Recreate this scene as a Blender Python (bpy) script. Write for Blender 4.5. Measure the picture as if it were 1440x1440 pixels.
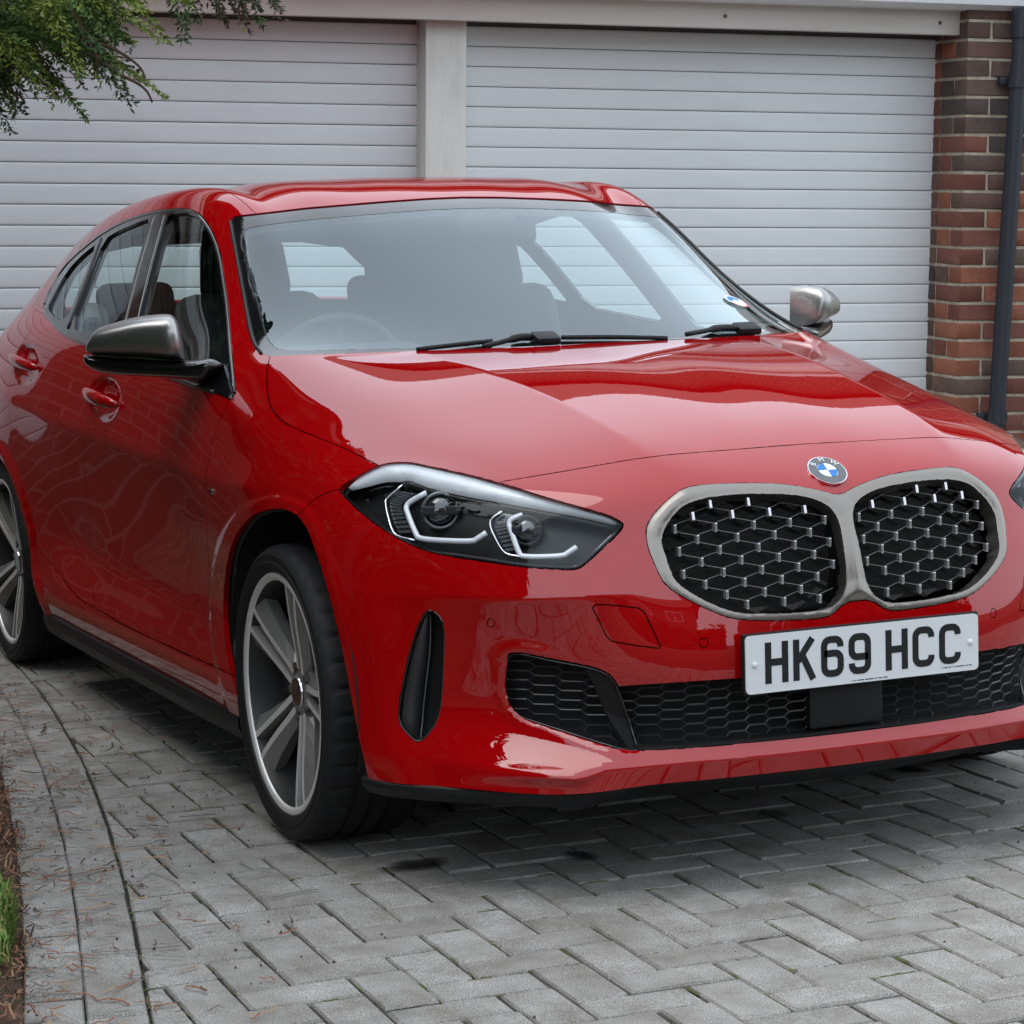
import bpy, bmesh, math, random, time
_t0=time.time()
import numpy as np
from mathutils import Vector, Matrix
from mathutils.bvhtree import BVHTree
random.seed(7); np.random.seed(7)
for o in list(bpy.data.objects): bpy.data.objects.remove(o)
scene=bpy.context.scene; COL=scene.collection
R=math.radians
# ------------------------------------------------------------------ camera
# frame: x forward along the car (front axle at x=0), y to the car's left, z up
CAM_F=3459.86; CAM_C=np.array([4.8944,-2.4886,1.2426])
_y,_p,_r=R(23.7273),R(6.1416),R(-1.6075)
CF=np.array([-math.cos(_y)*math.cos(_p), math.sin(_y)*math.cos(_p), -math.sin(_p)])
_a=np.cross(CF,[0,0,1]); _a/=np.linalg.norm(_a); _b=np.cross(_a,CF)
CR=_a*math.cos(_r)+_b*math.sin(_r); CU=-_a*math.sin(_r)+_b*math.cos(_r)
cam=bpy.data.cameras.new('camera'); camo=bpy.data.objects.new('camera',cam); COL.objects.link(camo)
camo.matrix_world=Matrix(((CR[0],CU[0],-CF[0],CAM_C[0]),(CR[1],CU[1],-CF[1],CAM_C[1]),(CR[2],CU[2],-CF[2],CAM_C[2]),(0,0,0,1)))
cam.sensor_width=36; cam.lens=CAM_F/1440*36; cam.clip_end=500; cam.clip_start=.05
scene.camera=camo
# ------------------------------------------------------------------ world + sun
w=bpy.data.worlds.new('World'); scene.world=w; w.use_nodes=True
nt=w.node_tree; nt.nodes.clear()
sky=nt.nodes.new('ShaderNodeTexSky'); sky.sky_type='NISHITA'; sky.sun_disc=False
SUN_EL,SUN_AZ=R(60),R(190)
sky.sun_elevation=SUN_EL; sky.sun_rotation=SUN_AZ; sky.dust_density=3; sky.air_density=1.0
hs=nt.nodes.new('ShaderNodeHueSaturation'); hs.inputs['Saturation'].default_value=.5
bg=nt.nodes.new('ShaderNodeBackground'); bg.inputs['Strength'].default_value=.15
wo=nt.nodes.new('ShaderNodeOutputWorld')
# overcast: an even pale cloud veil over the sky
mxw=nt.nodes.new('ShaderNodeMix'); mxw.data_type='RGBA'; mxw.inputs[0].default_value=.78
mxw.inputs[7].default_value=(6.9,7.6,8.5,1)
nt.links.new(sky.outputs[0],hs.inputs['Color']); nt.links.new(hs.outputs[0],mxw.inputs[6]); nt.links.new(mxw.outputs[2],bg.inputs['Color']); nt.links.new(bg.outputs[0],wo.inputs['Surface'])
sun=bpy.data.lights.new('sun','SUN'); sun.energy=1.1; sun.angle=R(55); sun.color=(1,.97,.93)
suno=bpy.data.objects.new('sun',sun); COL.objects.link(suno)
# sun direction: blender sky rotation measured from +Y clockwise
sd=Vector((math.sin(SUN_AZ)*math.cos(SUN_EL),math.cos(SUN_AZ)*math.cos(SUN_EL),math.sin(SUN_EL)))
suno.rotation_euler=sd.to_track_quat('Z','Y').to_euler(); suno.location=(0,0,8)
scene.view_settings.view_transform='Standard'; scene.view_settings.look='None'
scene.view_settings.exposure=.66; scene.view_settings.gamma=1
try: scene.view_settings.use_curve_mapping=False
except Exception: pass
scene.render.engine='CYCLES'
# ------------------------------------------------------------------ helpers
def ray(px,py): return CF+CR*((px-720)/CAM_F)-CU*((py-720)/CAM_F)
def U(px,py,**k):
    d=ray(px,py); (a,v),=k.items(); i='xyz'.index(a); return CAM_C+d*((v-CAM_C[i])/d[i])
def PJ(P):
    d=np.asarray(P,float)-CAM_C; z=d@CF; return np.stack([720+CAM_F*(d@CR)/z,720-CAM_F*(d@CU)/z],-1)
def pj(*P): return tuple(PJ(np.array(P)))
def link(o,parent=None):
    COL.objects.link(o)
    if parent: o.parent=parent
    return o
def tag(o,label=None,cat=None,group=None,kind=None):
    if label: o['label']=label
    if cat: o['category']=cat
    if group: o['group']=group
    if kind: o['kind']=kind
    return o
def empty(name,loc=(0,0,0),label=None,cat=None,group=None):
    o=bpy.data.objects.new(name,None); o.location=loc; o.empty_display_size=.1; COL.objects.link(o); return tag(o,label,cat,group)
def mesh_obj(name,verts,faces,mat=None,parent=None,smooth=False,mats=None,mi=None):
    me=bpy.data.meshes.new(name); me.from_pydata([tuple(map(float,v)) for v in verts],[],[tuple(f) for f in faces]); me.update()
    o=bpy.data.objects.new(name,me)
    if mats:
        for m in mats: me.materials.append(m)
        if mi: me.polygons.foreach_set('material_index',mi)
    elif mat: me.materials.append(mat)
    if smooth: me.polygons.foreach_set('use_smooth',[True]*len(me.polygons))
    return link(o,parent)
def bm_obj(name,bm,mat=None,parent=None,smooth=False,autosm=None):
    me=bpy.data.meshes.new(name); bmesh.ops.recalc_face_normals(bm,faces=bm.faces[:]); bm.to_mesh(me); bm.free()
    o=bpy.data.objects.new(name,me)
    if mat: me.materials.append(mat)
    if smooth or autosm: me.polygons.foreach_set('use_smooth',[True]*len(me.polygons))
    if autosm: me.set_sharp_from_angle(angle=R(autosm))
    return link(o,parent)
def add_box(bm,c,s,rot=None,bev=0):
    r=bmesh.ops.create_cube(bm,size=1); vs=r['verts']
    for v in vs:
        v.co=Vector((v.co.x*s[0],v.co.y*s[1],v.co.z*s[2]))
    if bev:
        es=list({e for v in vs for e in v.link_edges}); rb=bmesh.ops.bevel(bm,geom=es,offset=bev,segments=2,affect='EDGES',profile=.6); vs=list({v for f in rb['faces'] for v in f.verts}|{v for v in vs if v.is_valid})
    M=Matrix.Translation(c)@(rot.to_4x4() if rot is not None else Matrix())
    bmesh.ops.transform(bm,matrix=M,verts=vs); return vs
def add_tube(bm,pts,rad,seg=8,closed=False,cap=True):
    pts=[Vector(p) for p in pts]; n=len(pts); rings=[]
    rad=rad if hasattr(rad,'__len__') else [rad]*n
    up=Vector((0,0,1)); prev=None
    for i,p in enumerate(pts):
        a=pts[(i-1)%n] if (closed or i>0) else p; b=pts[(i+1)%n] if (closed or i<n-1) else p
        t=(b-a).normalized()
        if prev is None:
            s=t.cross(up)
            if s.length<1e-3: s=t.cross(Vector((1,0,0)))
        else: s=prev-t*prev.dot(t)
        s.normalize(); prev=s; q=t.cross(s)
        rings.append([bm.verts.new(p+(s*math.cos(2*math.pi*k/seg)+q*math.sin(2*math.pi*k/seg))*rad[i]) for k in range(seg)])
    for i in range(n if closed else n-1):
        A,B=rings[i],rings[(i+1)%n]
        for k in range(seg): bm.faces.new((A[k],A[(k+1)%seg],B[(k+1)%seg],B[k]))
    if cap and not closed:
        bm.faces.new(rings[0][::-1]); bm.faces.new(rings[-1])
def smooth_poly(pts,it=1):
    # chaikin corner cutting, closed
    for _ in range(it):
        q=[]
        for i in range(len(pts)):
            a=np.array(pts[i]);b=np.array(pts[(i+1)%len(pts)]); q+=[tuple(a*.75+b*.25),tuple(a*.25+b*.75)]
        pts=q
    return pts
def spline(pts,n):
    # catmull-rom open polyline resample
    P=np.array(pts,float); m=len(P); out=[]
    E=np.vstack([2*P[0]-P[1],P,2*P[-1]-P[-2]])
    for i in range(n):
        t=i/(n-1)*(m-1); k=min(int(t),m-2); f=t-k; a,b,c,d=E[k],E[k+1],E[k+2],E[k+3]
        out.append(.5*(2*b+(c-a)*f+(2*a-5*b+4*c-d)*f*f+(3*b-a-3*c+d)*f**3))
    return np.array(out)
# ------------------------------------------------------------------ materials
def mat(name,col=(.5,.5,.5),rough=.5,metal=0,**k):
    m=bpy.data.materials.new(name); m.use_nodes=True; b=m.node_tree.nodes['Principled BSDF']
    b.inputs['Base Color'].default_value=(*col,1); b.inputs['Roughness'].default_value=rough; b.inputs['Metallic'].default_value=metal
    for kk,v in k.items(): b.inputs[kk.replace('_',' ')].default_value=v
    return m
def N(m,t,**k):
    n=m.node_tree.nodes.new(t)
    for a,v in k.items(): setattr(n,a,v)
    return n
def L(m,a,b): m.node_tree.links.new(a,b)
def BS(m): return m.node_tree.nodes['Principled BSDF']
def coords(m,kind='Object',scale=(1,1,1)):
    tc=N(m,'ShaderNodeTexCoord'); mp=N(m,'ShaderNodeMapping'); mp.inputs['Scale'].default_value=scale
    L(m,tc.outputs[kind],mp.inputs['Vector']); return mp.outputs[0]
def noise(m,vec,scale,detail=4,rough=.55):
    n=N(m,'ShaderNodeTexNoise'); n.inputs['Scale'].default_value=scale; n.inputs['Detail'].default_value=detail; n.inputs['Roughness'].default_value=rough
    if vec is not None: L(m,vec,n.inputs['Vector'])
    return n.outputs['Fac']
def ramp(m,fac,stops):
    r=N(m,'ShaderNodeValToRGB'); e=r.color_ramp.elements
    while len(e)<len(stops): e.new(.5)
    for i,(p,c) in enumerate(stops): e[i].position=p; e[i].color=(*c,1) if len(c)==3 else c
    L(m,fac,r.inputs['Fac']); return r.outputs['Color']
def mix(m,fac,a,b,mode='MIX'):
    n=N(m,'ShaderNodeMix',data_type='RGBA',blend_type=mode)
    for s,v in (('Factor',fac),('A',a),('B',b)):
        i=[x for x in n.inputs if x.name==s and (x.type==('VALUE' if s=='Factor' else 'RGBA'))][0]
        if hasattr(v,'is_output'): L(m,v,i)
        else: i.default_value=v if s=='Factor' else (*v,1)
    return [x for x in n.outputs if x.type=='RGBA'][0]
def bump(m,h,dist=.002,strength=1):
    b=N(m,'ShaderNodeBump'); b.inputs['Distance'].default_value=dist; b.inputs['Strength'].default_value=strength
    L(m,h,b.inputs['Height']); L(m,b.outputs[0],BS(m).inputs['Normal'])
M={}
# red clear-coated paint
m=M['paint']=mat('red_paint',(.42,.004,.006),.32,.0,Coat_Weight=1,Coat_Roughness=.006,Coat_IOR=1.68,Specular_IOR_Level=.0)
v=coords(m); f=noise(m,v,900,2); BS(m).inputs['Metallic'].default_value=.0
L(m,ramp(m,f,[(.35,(.31,.0005,.002)),(.7,(.38,.0008,.0028))]),BS(m).inputs['Base Color'])
o2=noise(m,v,55,3); nb=N(m,'ShaderNodeBump'); nb.inputs['Distance'].default_value=.00004; nb.inputs['Strength'].default_value=.5; L(m,o2,nb.inputs['Height']); L(m,nb.outputs[0],BS(m).inputs['Coat Normal'])
M['black_gloss']=mat('gloss_black',(.006,.006,.007),.08,0,Coat_Weight=.5)
M['black']=mat('satin_black_plastic',(.008,.008,.009),.5,0,Specular_IOR_Level=.3)
m=M['black_tex']=mat('textured_black',(.012,.012,.013),.55); bump(m,noise(m,coords(m),700,2),.0006,.4)
M['void']=mat('dark_void',(.004,.004,.004),.9)
M['seam']=mat('panel_seam',(.015,.002,.002),.7)
m=M['bronze']=mat('satin_bronze_frame',(.26,.24,.215),.30,.9); bump(m,noise(m,coords(m,'Object',(4,80,400)),30,3),.0001,.3)
m=M['mirror_cap']=mat('cerium_grey_cap',(.36,.355,.35),.34,.9,Coat_Weight=.4,Coat_Roughness=.1)
M['chrome']=mat('bright_metal',(.75,.76,.78),.14,1)
M['stud']=mat('silver_stud',(.72,.72,.74),.25,.9)
M['rim_face']=mat('machined_rim',(.88,.87,.86),.45,.6)
M['rim_dark']=mat('grey_rim',(.20,.195,.185),.40,.25,Coat_Weight=.5,Coat_Roughness=.1)
M['barrel']=mat('rim_barrel',(.05,.049,.048),.45,.5)
M['disc']=mat('brake_disc',(.20,.19,.19),.4,.9)
m=M['tyre']=mat('tyre_rubber',(.009,.009,.010),.68,0,Specular_IOR_Level=.35); bump(m,noise(m,coords(m),160,3),.0006,.35)
M['dark_cloth']=mat('dark_upholstery',(.024,.025,.028),.8)
M['dash']=mat('dash_plastic',(.03,.031,.034),.6)
M['lining']=mat('headliner',(.09,.09,.092),.85)
def glass(name,tint,refl=1.0,ior=1.5,rough=.0):
    m=bpy.data.materials.new(name); m.use_nodes=True; nt=m.node_tree; nt.nodes.clear()
    t=nt.nodes.new('ShaderNodeBsdfTransparent'); t.inputs[0].default_value=(*tint,1)
    g=nt.nodes.new('ShaderNodeBsdfGlossy'); g.inputs['Roughness'].default_value=rough; g.inputs['Color'].default_value=(.88,.97,1,1)
    fr=nt.nodes.new('ShaderNodeFresnel'); ge=nt.nodes.new('ShaderNodeNewGeometry'); mi_=nt.nodes.new('ShaderNodeMapRange'); mi_.inputs[3].default_value=ior; mi_.inputs[4].default_value=1/ior; nt.links.new(ge.outputs['Backfacing'],mi_.inputs[0]); nt.links.new(mi_.outputs[0],fr.inputs[0])
    mx=nt.nodes.new('ShaderNodeMixShader'); o=nt.nodes.new('ShaderNodeOutputMaterial')
    mul=nt.nodes.new('ShaderNodeMath'); mul.operation='MULTIPLY'; mul.use_clamp=True; mul.inputs[1].default_value=refl
    nt.links.new(fr.outputs[0],mul.inputs[0]); nt.links.new(mul.outputs[0],mx.inputs[0]); nt.links.new(t.outputs[0],mx.inputs[1]); nt.links.new(g.outputs[0],mx.inputs[2]); nt.links.new(mx.outputs[0],o.inputs[0])
    return m
M['screen']=glass('windscreen_glass',(.80,.93,.95),1.7,1.55)
M['sideglass']=glass('side_glass',(.84,.93,.91),1.1,1.55)
M['lens']=glass('headlight_lens',(.93,.95,.97),.5,1.45)

# ------------------------------------------------------------------ car body: one smooth clay surface, then cut into panels
# T[s][k]: top skin, station s front->rear, k centre->side. rows B below.  Points are (x, |y|, z)
T=[
[(.762,0,.792),(.759,.11,.795),(.750,.22,.798),(.730,.325,.795),(.690,.445,.782),(.600,.575,.782),(.440,.700,.790)],
[(.610,0,.866),(.608,.115,.866),(.600,.23,.863),(.578,.345,.863),(.525,.475,.8445),(.430,.605,.832),(.250,.738,.817)],
[(.370,0,.925),(.368,.12,.925),(.362,.24,.921),(.340,.362,.9195),(.295,.500,.8955),(.225,.635,.872),(.070,.768,.842)],
[(.110,0,.971),(.110,.125,.971),(.105,.255,.968),(.085,.385,.9655),(.050,.530,.940),(-.005,.665,.913),(-.120,.790,.868)],
[(-.120,0,1.000),(-.120,.13,1.000),(-.128,.265,.998),(-.145,.405,.9955),(-.170,.555,.9735),(-.210,.685,.951),(-.300,.804,.902)],
[(-.300,0,1.018),(-.302,.135,1.018),(-.315,.275,1.017),(-.340,.425,1.014),(-.385,.570,1.010),(-.460,.705,1.003),(-.500,.803,.945)],
[(-.480,0,1.108),(-.482,.135,1.107),(-.497,.27,1.104),(-.527,.41,1.096),(-.575,.550,1.083),(-.640,.680,1.062),(-.680,.805,.985)],
[(-.740,0,1.242),(-.742,.13,1.241),(-.756,.26,1.238),(-.786,.395,1.229),(-.832,.525,1.214),(-.885,.645,1.188),(-.960,.808,1.003)],
[(-1.030,0,1.376),(-1.033,.125,1.376),(-1.045,.25,1.373),(-1.068,.375,1.368),(-1.105,.495,1.356),(-1.155,.619,1.330),(-1.230,.812,1.020)],
[(-1.380,0,1.438),(-1.380,.125,1.438),(-1.385,.25,1.435),(-1.392,.38,1.429),(-1.410,.505,1.413),(-1.430,.617,1.377),(-1.520,.815,1.036)],
[(-1.850,0,1.442),(-1.850,.125,1.442),(-1.850,.25,1.438),(-1.850,.38,1.431),(-1.850,.505,1.417),(-1.850,.618,1.377),(-1.900,.812,1.056)],
[(-2.350,0,1.417),(-2.350,.125,1.417),(-2.350,.25,1.414),(-2.350,.37,1.407),(-2.350,.495,1.392),(-2.350,.603,1.350),(-2.350,.790,1.082)],
[(-2.780,0,1.385),(-2.780,.125,1.385),(-2.780,.25,1.382),(-2.780,.36,1.374),(-2.770,.475,1.355),(-2.740,.580,1.305),(-2.680,.745,1.115)],
[(-3.170,0,1.340),(-3.168,.125,1.339),(-3.160,.25,1.334),(-3.140,.35,1.325),(-3.105,.45,1.305),(-3.040,.550,1.250),(-2.980,.735,1.075)],
[(-3.350,0,1.080),(-3.350,.125,1.079),(-3.345,.25,1.075),(-3.330,.36,1.068),(-3.300,.47,1.055),(-3.250,.585,1.035),(-3.180,.740,.985)],
[(-3.440,0,.880),(-3.440,.125,.880),(-3.435,.26,.878),(-3.420,.39,.874),(-3.400,.52,.868),(-3.360,.640,.860),(-3.290,.755,.850)],
]
S_=len(T)
Bf=[ # front columns c0..c8, rows r1..r9
[(.815,0,.735),(.846,0,.665),(.866,0,.590),(.878,0,.510),(.880,0,.420),(.868,0,.325),(.892,0,.272),(.880,0,.232),(.80,0,.215)],
[(.812,.11,.735),(.844,.11,.665),(.864,.11,.590),(.876,.11,.510),(.878,.11,.420),(.866,.11,.325),(.890,.11,.272),(.878,.11,.232),(.80,.11,.215)],
[(.802,.22,.736),(.833,.22,.667),(.854,.22,.590),(.868,.22,.510),(.870,.22,.420),(.856,.22,.325),(.882,.22,.272),(.870,.22,.232),(.79,.22,.215)],
[(.778,.33,.734),(.805,.33,.667),(.832,.33,.590),(.849,.33,.510),(.850,.33,.420),(.834,.33,.328),(.862,.33,.271),(.852,.33,.230),(.77,.33,.215)],
[(.742,.445,.725),(.772,.447,.655),(.798,.447,.588),(.808,.447,.505),(.800,.447,.415),(.775,.447,.335),(.828,.445,.268),(.822,.445,.226),(.73,.44,.215)],
[(.668,.575,.722),(.712,.570,.648),(.742,.567,.585),(.722,.565,.502),(.702,.565,.412),(.700,.565,.335),(.778,.560,.264),(.782,.558,.216),(.68,.55,.210)],
[(.520,.705,.732),(.585,.700,.655),(.625,.695,.582),(.608,.690,.500),(.592,.690,.410),(.598,.688,.335),(.672,.675,.262),(.690,.668,.214),(.60,.64,.208)],
[(.315,.795,.752),(.400,.808,.665),(.462,.800,.580),(.490,.792,.500),(.500,.790,.410),(.510,.788,.335),(.540,.782,.264),(.560,.772,.214),(.50,.72,.208)],
[(.125,.832,.775),(.200,.866,.685),(.270,.874,.585),(.320,.870,.500),(.350,.866,.412),(.372,.864,.335),(.392,.862,.265),(.410,.852,.214),(.38,.78,.208)],
]
# side columns s3.. : x-list at rows and (y,z)
def side(x1,x8,rows):
    out=[]
    for i,(y,z) in enumerate(rows): out.append((x1+(x8-x1)*i/(len(rows)-1),y,z))
    return out
low=[(.861,.500),(.862,.415),(.880,.335),(.888,.272),(.872,.215),(.80,.208)]
Bs=[
 side(-.10,.02,[(.846,.808),(.886,.735),(.894,.610),(.890,.500),(.884,.415),(.884,.335),(.884,.268),(.870,.215),(.80,.208)]),   #s3
 side(-.29,-.24,[(.852,.842),(.889,.742),(.888,.615),(.880,.500),(.876,.415),(.882,.335),(.886,.270),(.870,.215),(.80,.208)]),  #s4
 side(-.50,-.48,[(.850,.880),(.890,.748),(.880,.620)]+low), #s5
 side(-.69,-.69,[(.848,.912),(.891,.755),(.872,.622)]+low), #s6
 side(-.96,-.96,[(.850,.928),(.892,.766),(.872,.628)]+low), #s7
 side(-1.23,-1.23,[(.852,.942),(.893,.776),(.872,.634)]+low), #s8
 side(-1.52,-1.52,[(.854,.955),(.894,.786),(.873,.640)]+low), #s9
 side(-1.90,-1.90,[(.853,.975),(.894,.800),(.882,.655)]+low), #s10
 side(-2.34,-2.30,[(.846,1.000),(.894,.822),(.892,.680),(.888,.52),(.884,.415),(.884,.335),(.886,.272),(.870,.215),(.80,.208)]), #s11
 side(-2.68,-2.66,[(.825,1.015),(.888,.850),(.900,.700),(.898,.54),(.892,.415),(.888,.335),(.886,.272),(.87,.215),(.80,.208)]), #s12
 side(-2.98,-2.98,[(.810,.985),(.868,.850),(.884,.70),(.882,.54),(.876,.42),(.87,.335),(.865,.272),(.85,.22),(.78,.21)]), #s13
 side(-3.18,-3.18,[(.790,.91),(.83,.82),(.845,.69),(.845,.54),(.84,.42),(.835,.34),(.83,.28),(.81,.23),(.74,.22)]), #s14
 side(-3.30,-3.30,[(.765,.80),(.775,.74),(.785,.64),(.79,.53),(.785,.43),(.78,.35),(.77,.29),(.75,.24),(.70,.23)]), #s15
]
Br=[] # rear columns k5..k0
for yy,xx in ((.66,-3.38),(.53,-3.415),(.40,-3.435),(.26,-3.445),(.125,-3.45),(0,-3.45)):
    Br.append([(xx-.0,yy,z) for z in (.80,.74,.64,.53,.43,.35,.29,.24)]+[(xx+.08,yy,.23)])
verts=[];idx={}
def vid(key,p):
    if key not in idx: idx[key]=len(verts); verts.append((p[0],-p[1],p[2]))
    return idx[key]
tv=[[vid(('T',s,k),T[s][k]) for k in range(7)] for s in range(S_)]
cols=[[tv[0][c]]+[vid(('F',c,i),p) for i,p in enumerate(Bf[c])] for c in range(7)]
cols+=[[tv[s][6]]+[vid(('S',s,i),p) for i,p in enumerate(Bf[6+s] if s<3 else Bs[s-3])] for s in range(1,S_)]
cols+=[[tv[S_-1][5-j]]+[vid(('R',j,i),p) for i,p in enumerate(Br[j])] for j in range(6)]
faces=[]
for s in range(S_-1):
    for k in range(6): faces.append((tv[s][k],tv[s+1][k],tv[s+1][k+1],tv[s][k+1]))
for c in range(len(cols)-1):
    for i in range(8): faces.append((cols[c][i],cols[c+1][i],cols[c+1][i+1],cols[c][i+1]))
crease={}
def cr(a,b,wt): crease[(min(a,b),max(a,b))]=wt
for s in range(1,5): cr(tv[s][3],tv[s+1][3],1.0)       # bonnet dome crease
cr(tv[0][3],tv[1][3],.5)
for k in range(6): cr(tv[5][k],tv[5][k+1],.85)          # cowl
for k in range(5): cr(tv[13][k],tv[13][k+1],.9)         # spoiler edge
for s in range(6,12): cr(tv[s][6],tv[s+1][6],.6)
for s in range(6,8): cr(tv[s][5],tv[s+1][5],.2)
for c in range(9,6+12): cr(cols[c][2],cols[c+1][2],.9)   # body side crease
for c in range(4,8): cr(cols[c][3],cols[c+1][3],.85)      # bumper corner crease
for c in range(0,8): cr(cols[c][7],cols[c+1][7],.6)
# drop unused points
used=sorted({i for f in faces for i in f}); rm={o:n for n,o in enumerate(used)}
verts=[verts[i] for i in used]; faces=[tuple(rm[i] for i in f) for f in faces]; crease={(min(rm[a],rm[b]),max(rm[a],rm[b])):w_ for (a,b),w_ in crease.items()}
# mirror to a full cage
mir={}
fv=list(verts)
for i,p in enumerate(verts):
    if abs(p[1])<1e-6: mir[i]=i
    else: mir[i]=len(fv); fv.append((p[0],-p[1],p[2]))
ff=faces+[tuple(mir[i] for i in reversed(f)) for f in faces]
cr2=dict(crease)
for (a,b),wt in crease.items(): cr2[(min(mir[a],mir[b]),max(mir[a],mir[b]))]=wt
me=bpy.data.meshes.new('clay'); me.from_pydata(fv,[],ff); me.update()
att=me.attributes.new('crease_edge','FLOAT','EDGE')
for e in me.edges:
    a,b=e.vertices; att.data[e.index].value=cr2.get((min(a,b),max(a,b)),0)
clay=bpy.data.objects.new('clay',me); COL.objects.link(clay)
md=clay.modifiers.new('s','SUBSURF'); md.levels=1; md.use_limit_surface=True
target=np.array(fv,float); cage=target.copy()
for it in range(7):
    dg=bpy.context.evaluated_depsgraph_get(); ev=clay.evaluated_get(dg); em=ev.to_mesh()
    co=np.empty(len(em.vertices)*3); em.vertices.foreach_get('co',co); lim=co.reshape(-1,3)[:len(fv)]
    err=target-lim; cage+=.85*err; ev.to_mesh_clear()
    me.vertices.foreach_set('co',cage.ravel()); me.update()
print('clay fit err mm',np.abs(err).max()*1000)
md.levels=4
dg=bpy.context.evaluated_depsgraph_get()
dm=bpy.data.meshes.new_from_object(clay.evaluated_get(dg))
bpy.data.objects.remove(clay)

# ------------------------------------------------------------------ outlines of panels (photo pixels of the visible half; mirrored later)
def C1(*p): return [(x/3,200+y/3) for x,y in p]
HL=[(475,686.7),(498.3,672),(528.5,655.6),(549,650.3),(576,649.7),(605.3,655.6),(663.6,668.2),(720,683.7),(756.7,696.4),(815,713),(853.9,723.6),(871.4,732.4),(877.6,738.5),(869.4,750.8),(844.2,774.2),(818.9,797.5),(805.3,801.8),(776.1,800.4),(737.2,797.9),(688.6,790.7),(640,783.9),(605.3,777),(566.4,761.4),(533.3,741),(506.1,719.7),(484.7,699.3)]
AC=[(604,857.5),(616.7,864.3),(624.4,878.9),(624.4,917.8),(621.5,976),(617.6,1005.3),(608.9,1024.7),(589.4,1046.1),(573.9,1032.5),(561.2,1017),(561.8,989.7),(568,954.7),(577.8,912),(587.5,880.8),(597.2,863.3)]
GR=[(709.2,926),(717,919.3),(730.5,917.4),(777.2,927),(825.8,935.8),(849.2,943.6),(860.8,951.4),(869.6,966),(960,960),(1031.7,955.3),(1200,940),(1372,916.4),(1440,906),(1440,992.2),(1253.5,1021.7),(1100,1040.6),(960,1052.5),(899.7,1055.4),(882.2,1057.4),(855,1049.6),(796.7,1031),(738.3,1011.7),(721.8,998),(714,984.4),(711,961)]
KO=[(907.5,746),(915,727.5),(933.8,706.9),(960,686),(993.8,680.6),(1050,679.0),(1095,679.9),(1125,684),(1147.5,688),(1162.5,692),(1175.6,696),(1250,694),(1250,845),(1213,843.8),(1188.8,846.4),(1168,867),(1140,870.8),(1087.5,873),(1042.5,871.9),(1020,867.4),(993.8,856.9),(956.3,838.1),(933.8,821.3),(922.5,798.8),(911.3,772.5)]
KI=[(930,757.5),(937.5,736.9),(956.3,714.4),(975,705),(1005,698.3),(1057.5,694.5),(1110,695.6),(1140,700.5),(1164,710.6),(1177,727),(1183.5,752),(1191,815),(1184,841),(1165,856),(1125,861),(1080,863),(1038.8,862),(1008.8,853),(975,836),(948.8,817),(939.4,792),(931.9,770)]
WS_top=[(325,310),(329,304.5),(337,303),(430,292),(533.3,283.3),(600,278.6),(667,275.7),(780,275)]
WS=[(323,310)]+WS_top[1:]+[(860,300),(905,482)]+[(760,487),(600,493),(480,497),(380,500),(366.7,496.7),(353.3,473.3),(338,390)]
WSI=[(340,325),(352,318),(430,308),(533,299),(600,294),(667,291),(800,291),(880,470),(760,481),(600,487),(480,490),(395,491),(382,484),(370,462),(352,390)]
DLO=[(60,430),(69,408),(83,383),(98,364),(117,347),(141,328),(167,313),(195,302),(223,295.5),(250,292.5),(267,294),(280,300),(290,311),(301,330),(310,357),(316,395),(321,433),(326,495),(331,553),(326,561),(300,551),(263,537),(215,519),(165,501),(120,482),(95,470),(77,456),(66,443)]
GF=[(233,305),(250,300.5),(264,301),(277,306.5),(286,316),(296,337),(303,362),(309,400),(314,440),(319,500),(323,545),(300,540),(263,527),(215,509.5),(186,499),(190,470)]
GRr=[(213,307),(195,313),(167,325),(147,337),(126,390),(100,459),(120,471),(163,488),(178,430),(196,360)]
GQ=[(138,342),(118,357),(101,374),(87,394),(74,420),(68,432),(72,441),(92,455),(112,405)]
SHUT={}
HOODF=[(690,680),(704,677.5),(800,661.5),(915,642.3),(1035,632),(1152,622.8),(1319,612)]
HOODS=[(380,499),(376.5,515),(375,530),(378,563),(388,583),(410,600),(467,623),(500,638),(535,656)]
FBUM=[(411,733),(440,704),(470,689.5),(490,687)]
DF=[(322,556),(318,575),(308,592),(301,615),(293,650),(289,680),(290,732),(294,802),(299,888),(304,945)]
DB=[(25,735),(45,757),(57,772),(75,797),(110,840),(140,858),(180,882),(240,910),(303,938),(352,962)]
DM=[(128,480),(122,540),(114,580),(115,610),(117,640),(122.5,697),(128,794),(131,825),(134,862)]
DR=[(64,432),(45,462),(30,484),(20,510),(13,545),(13,577),(15.6,605),(27,658),(43,728),(58,778)]
AR=[(350,1030),(342,1010),(330,965),(320,920),(314,865),(318,800),(330,757),(352,728),(385,716),(412,722),(430,742),(446,782),(462,835),(478,900),(492,970),(505,1040),(519,1100),(522,1130),(350,1130)]
RA=[(-2.14,.12),(-2.175,.215),(-2.215,.275)]+[(-2.67+.395*math.cos(a_),.315+.348*math.sin(a_)) for a_ in np.linspace(.05,math.pi,18)]+[(-3.07,.12)]
RW=[(.05,1.30),(-.30,1.292),(-.44,1.270),(-.52,1.20),(-.545,1.12),(-.53,1.085),(-.30,1.093),(.05,1.097)]
TOW=[(833.5,855),(837.4,850.5),(860,851),(898.6,855.5),(906,861),(917,884),(928.5,909.5),(926,911.5),(893.9,907.6),(860.8,901.8),(853,895),(844,876)]
def circ(cx,cy,rx,ry=None,n=12): return [(cx+rx*math.cos(2*math.pi*i/n),cy+(ry or rx)*math.sin(2*math.pi*i/n)) for i in range(n)]
SEN1=circ(690,876,4.6,6); SEN2=circ(989.5,904,6,6.6)
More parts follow.
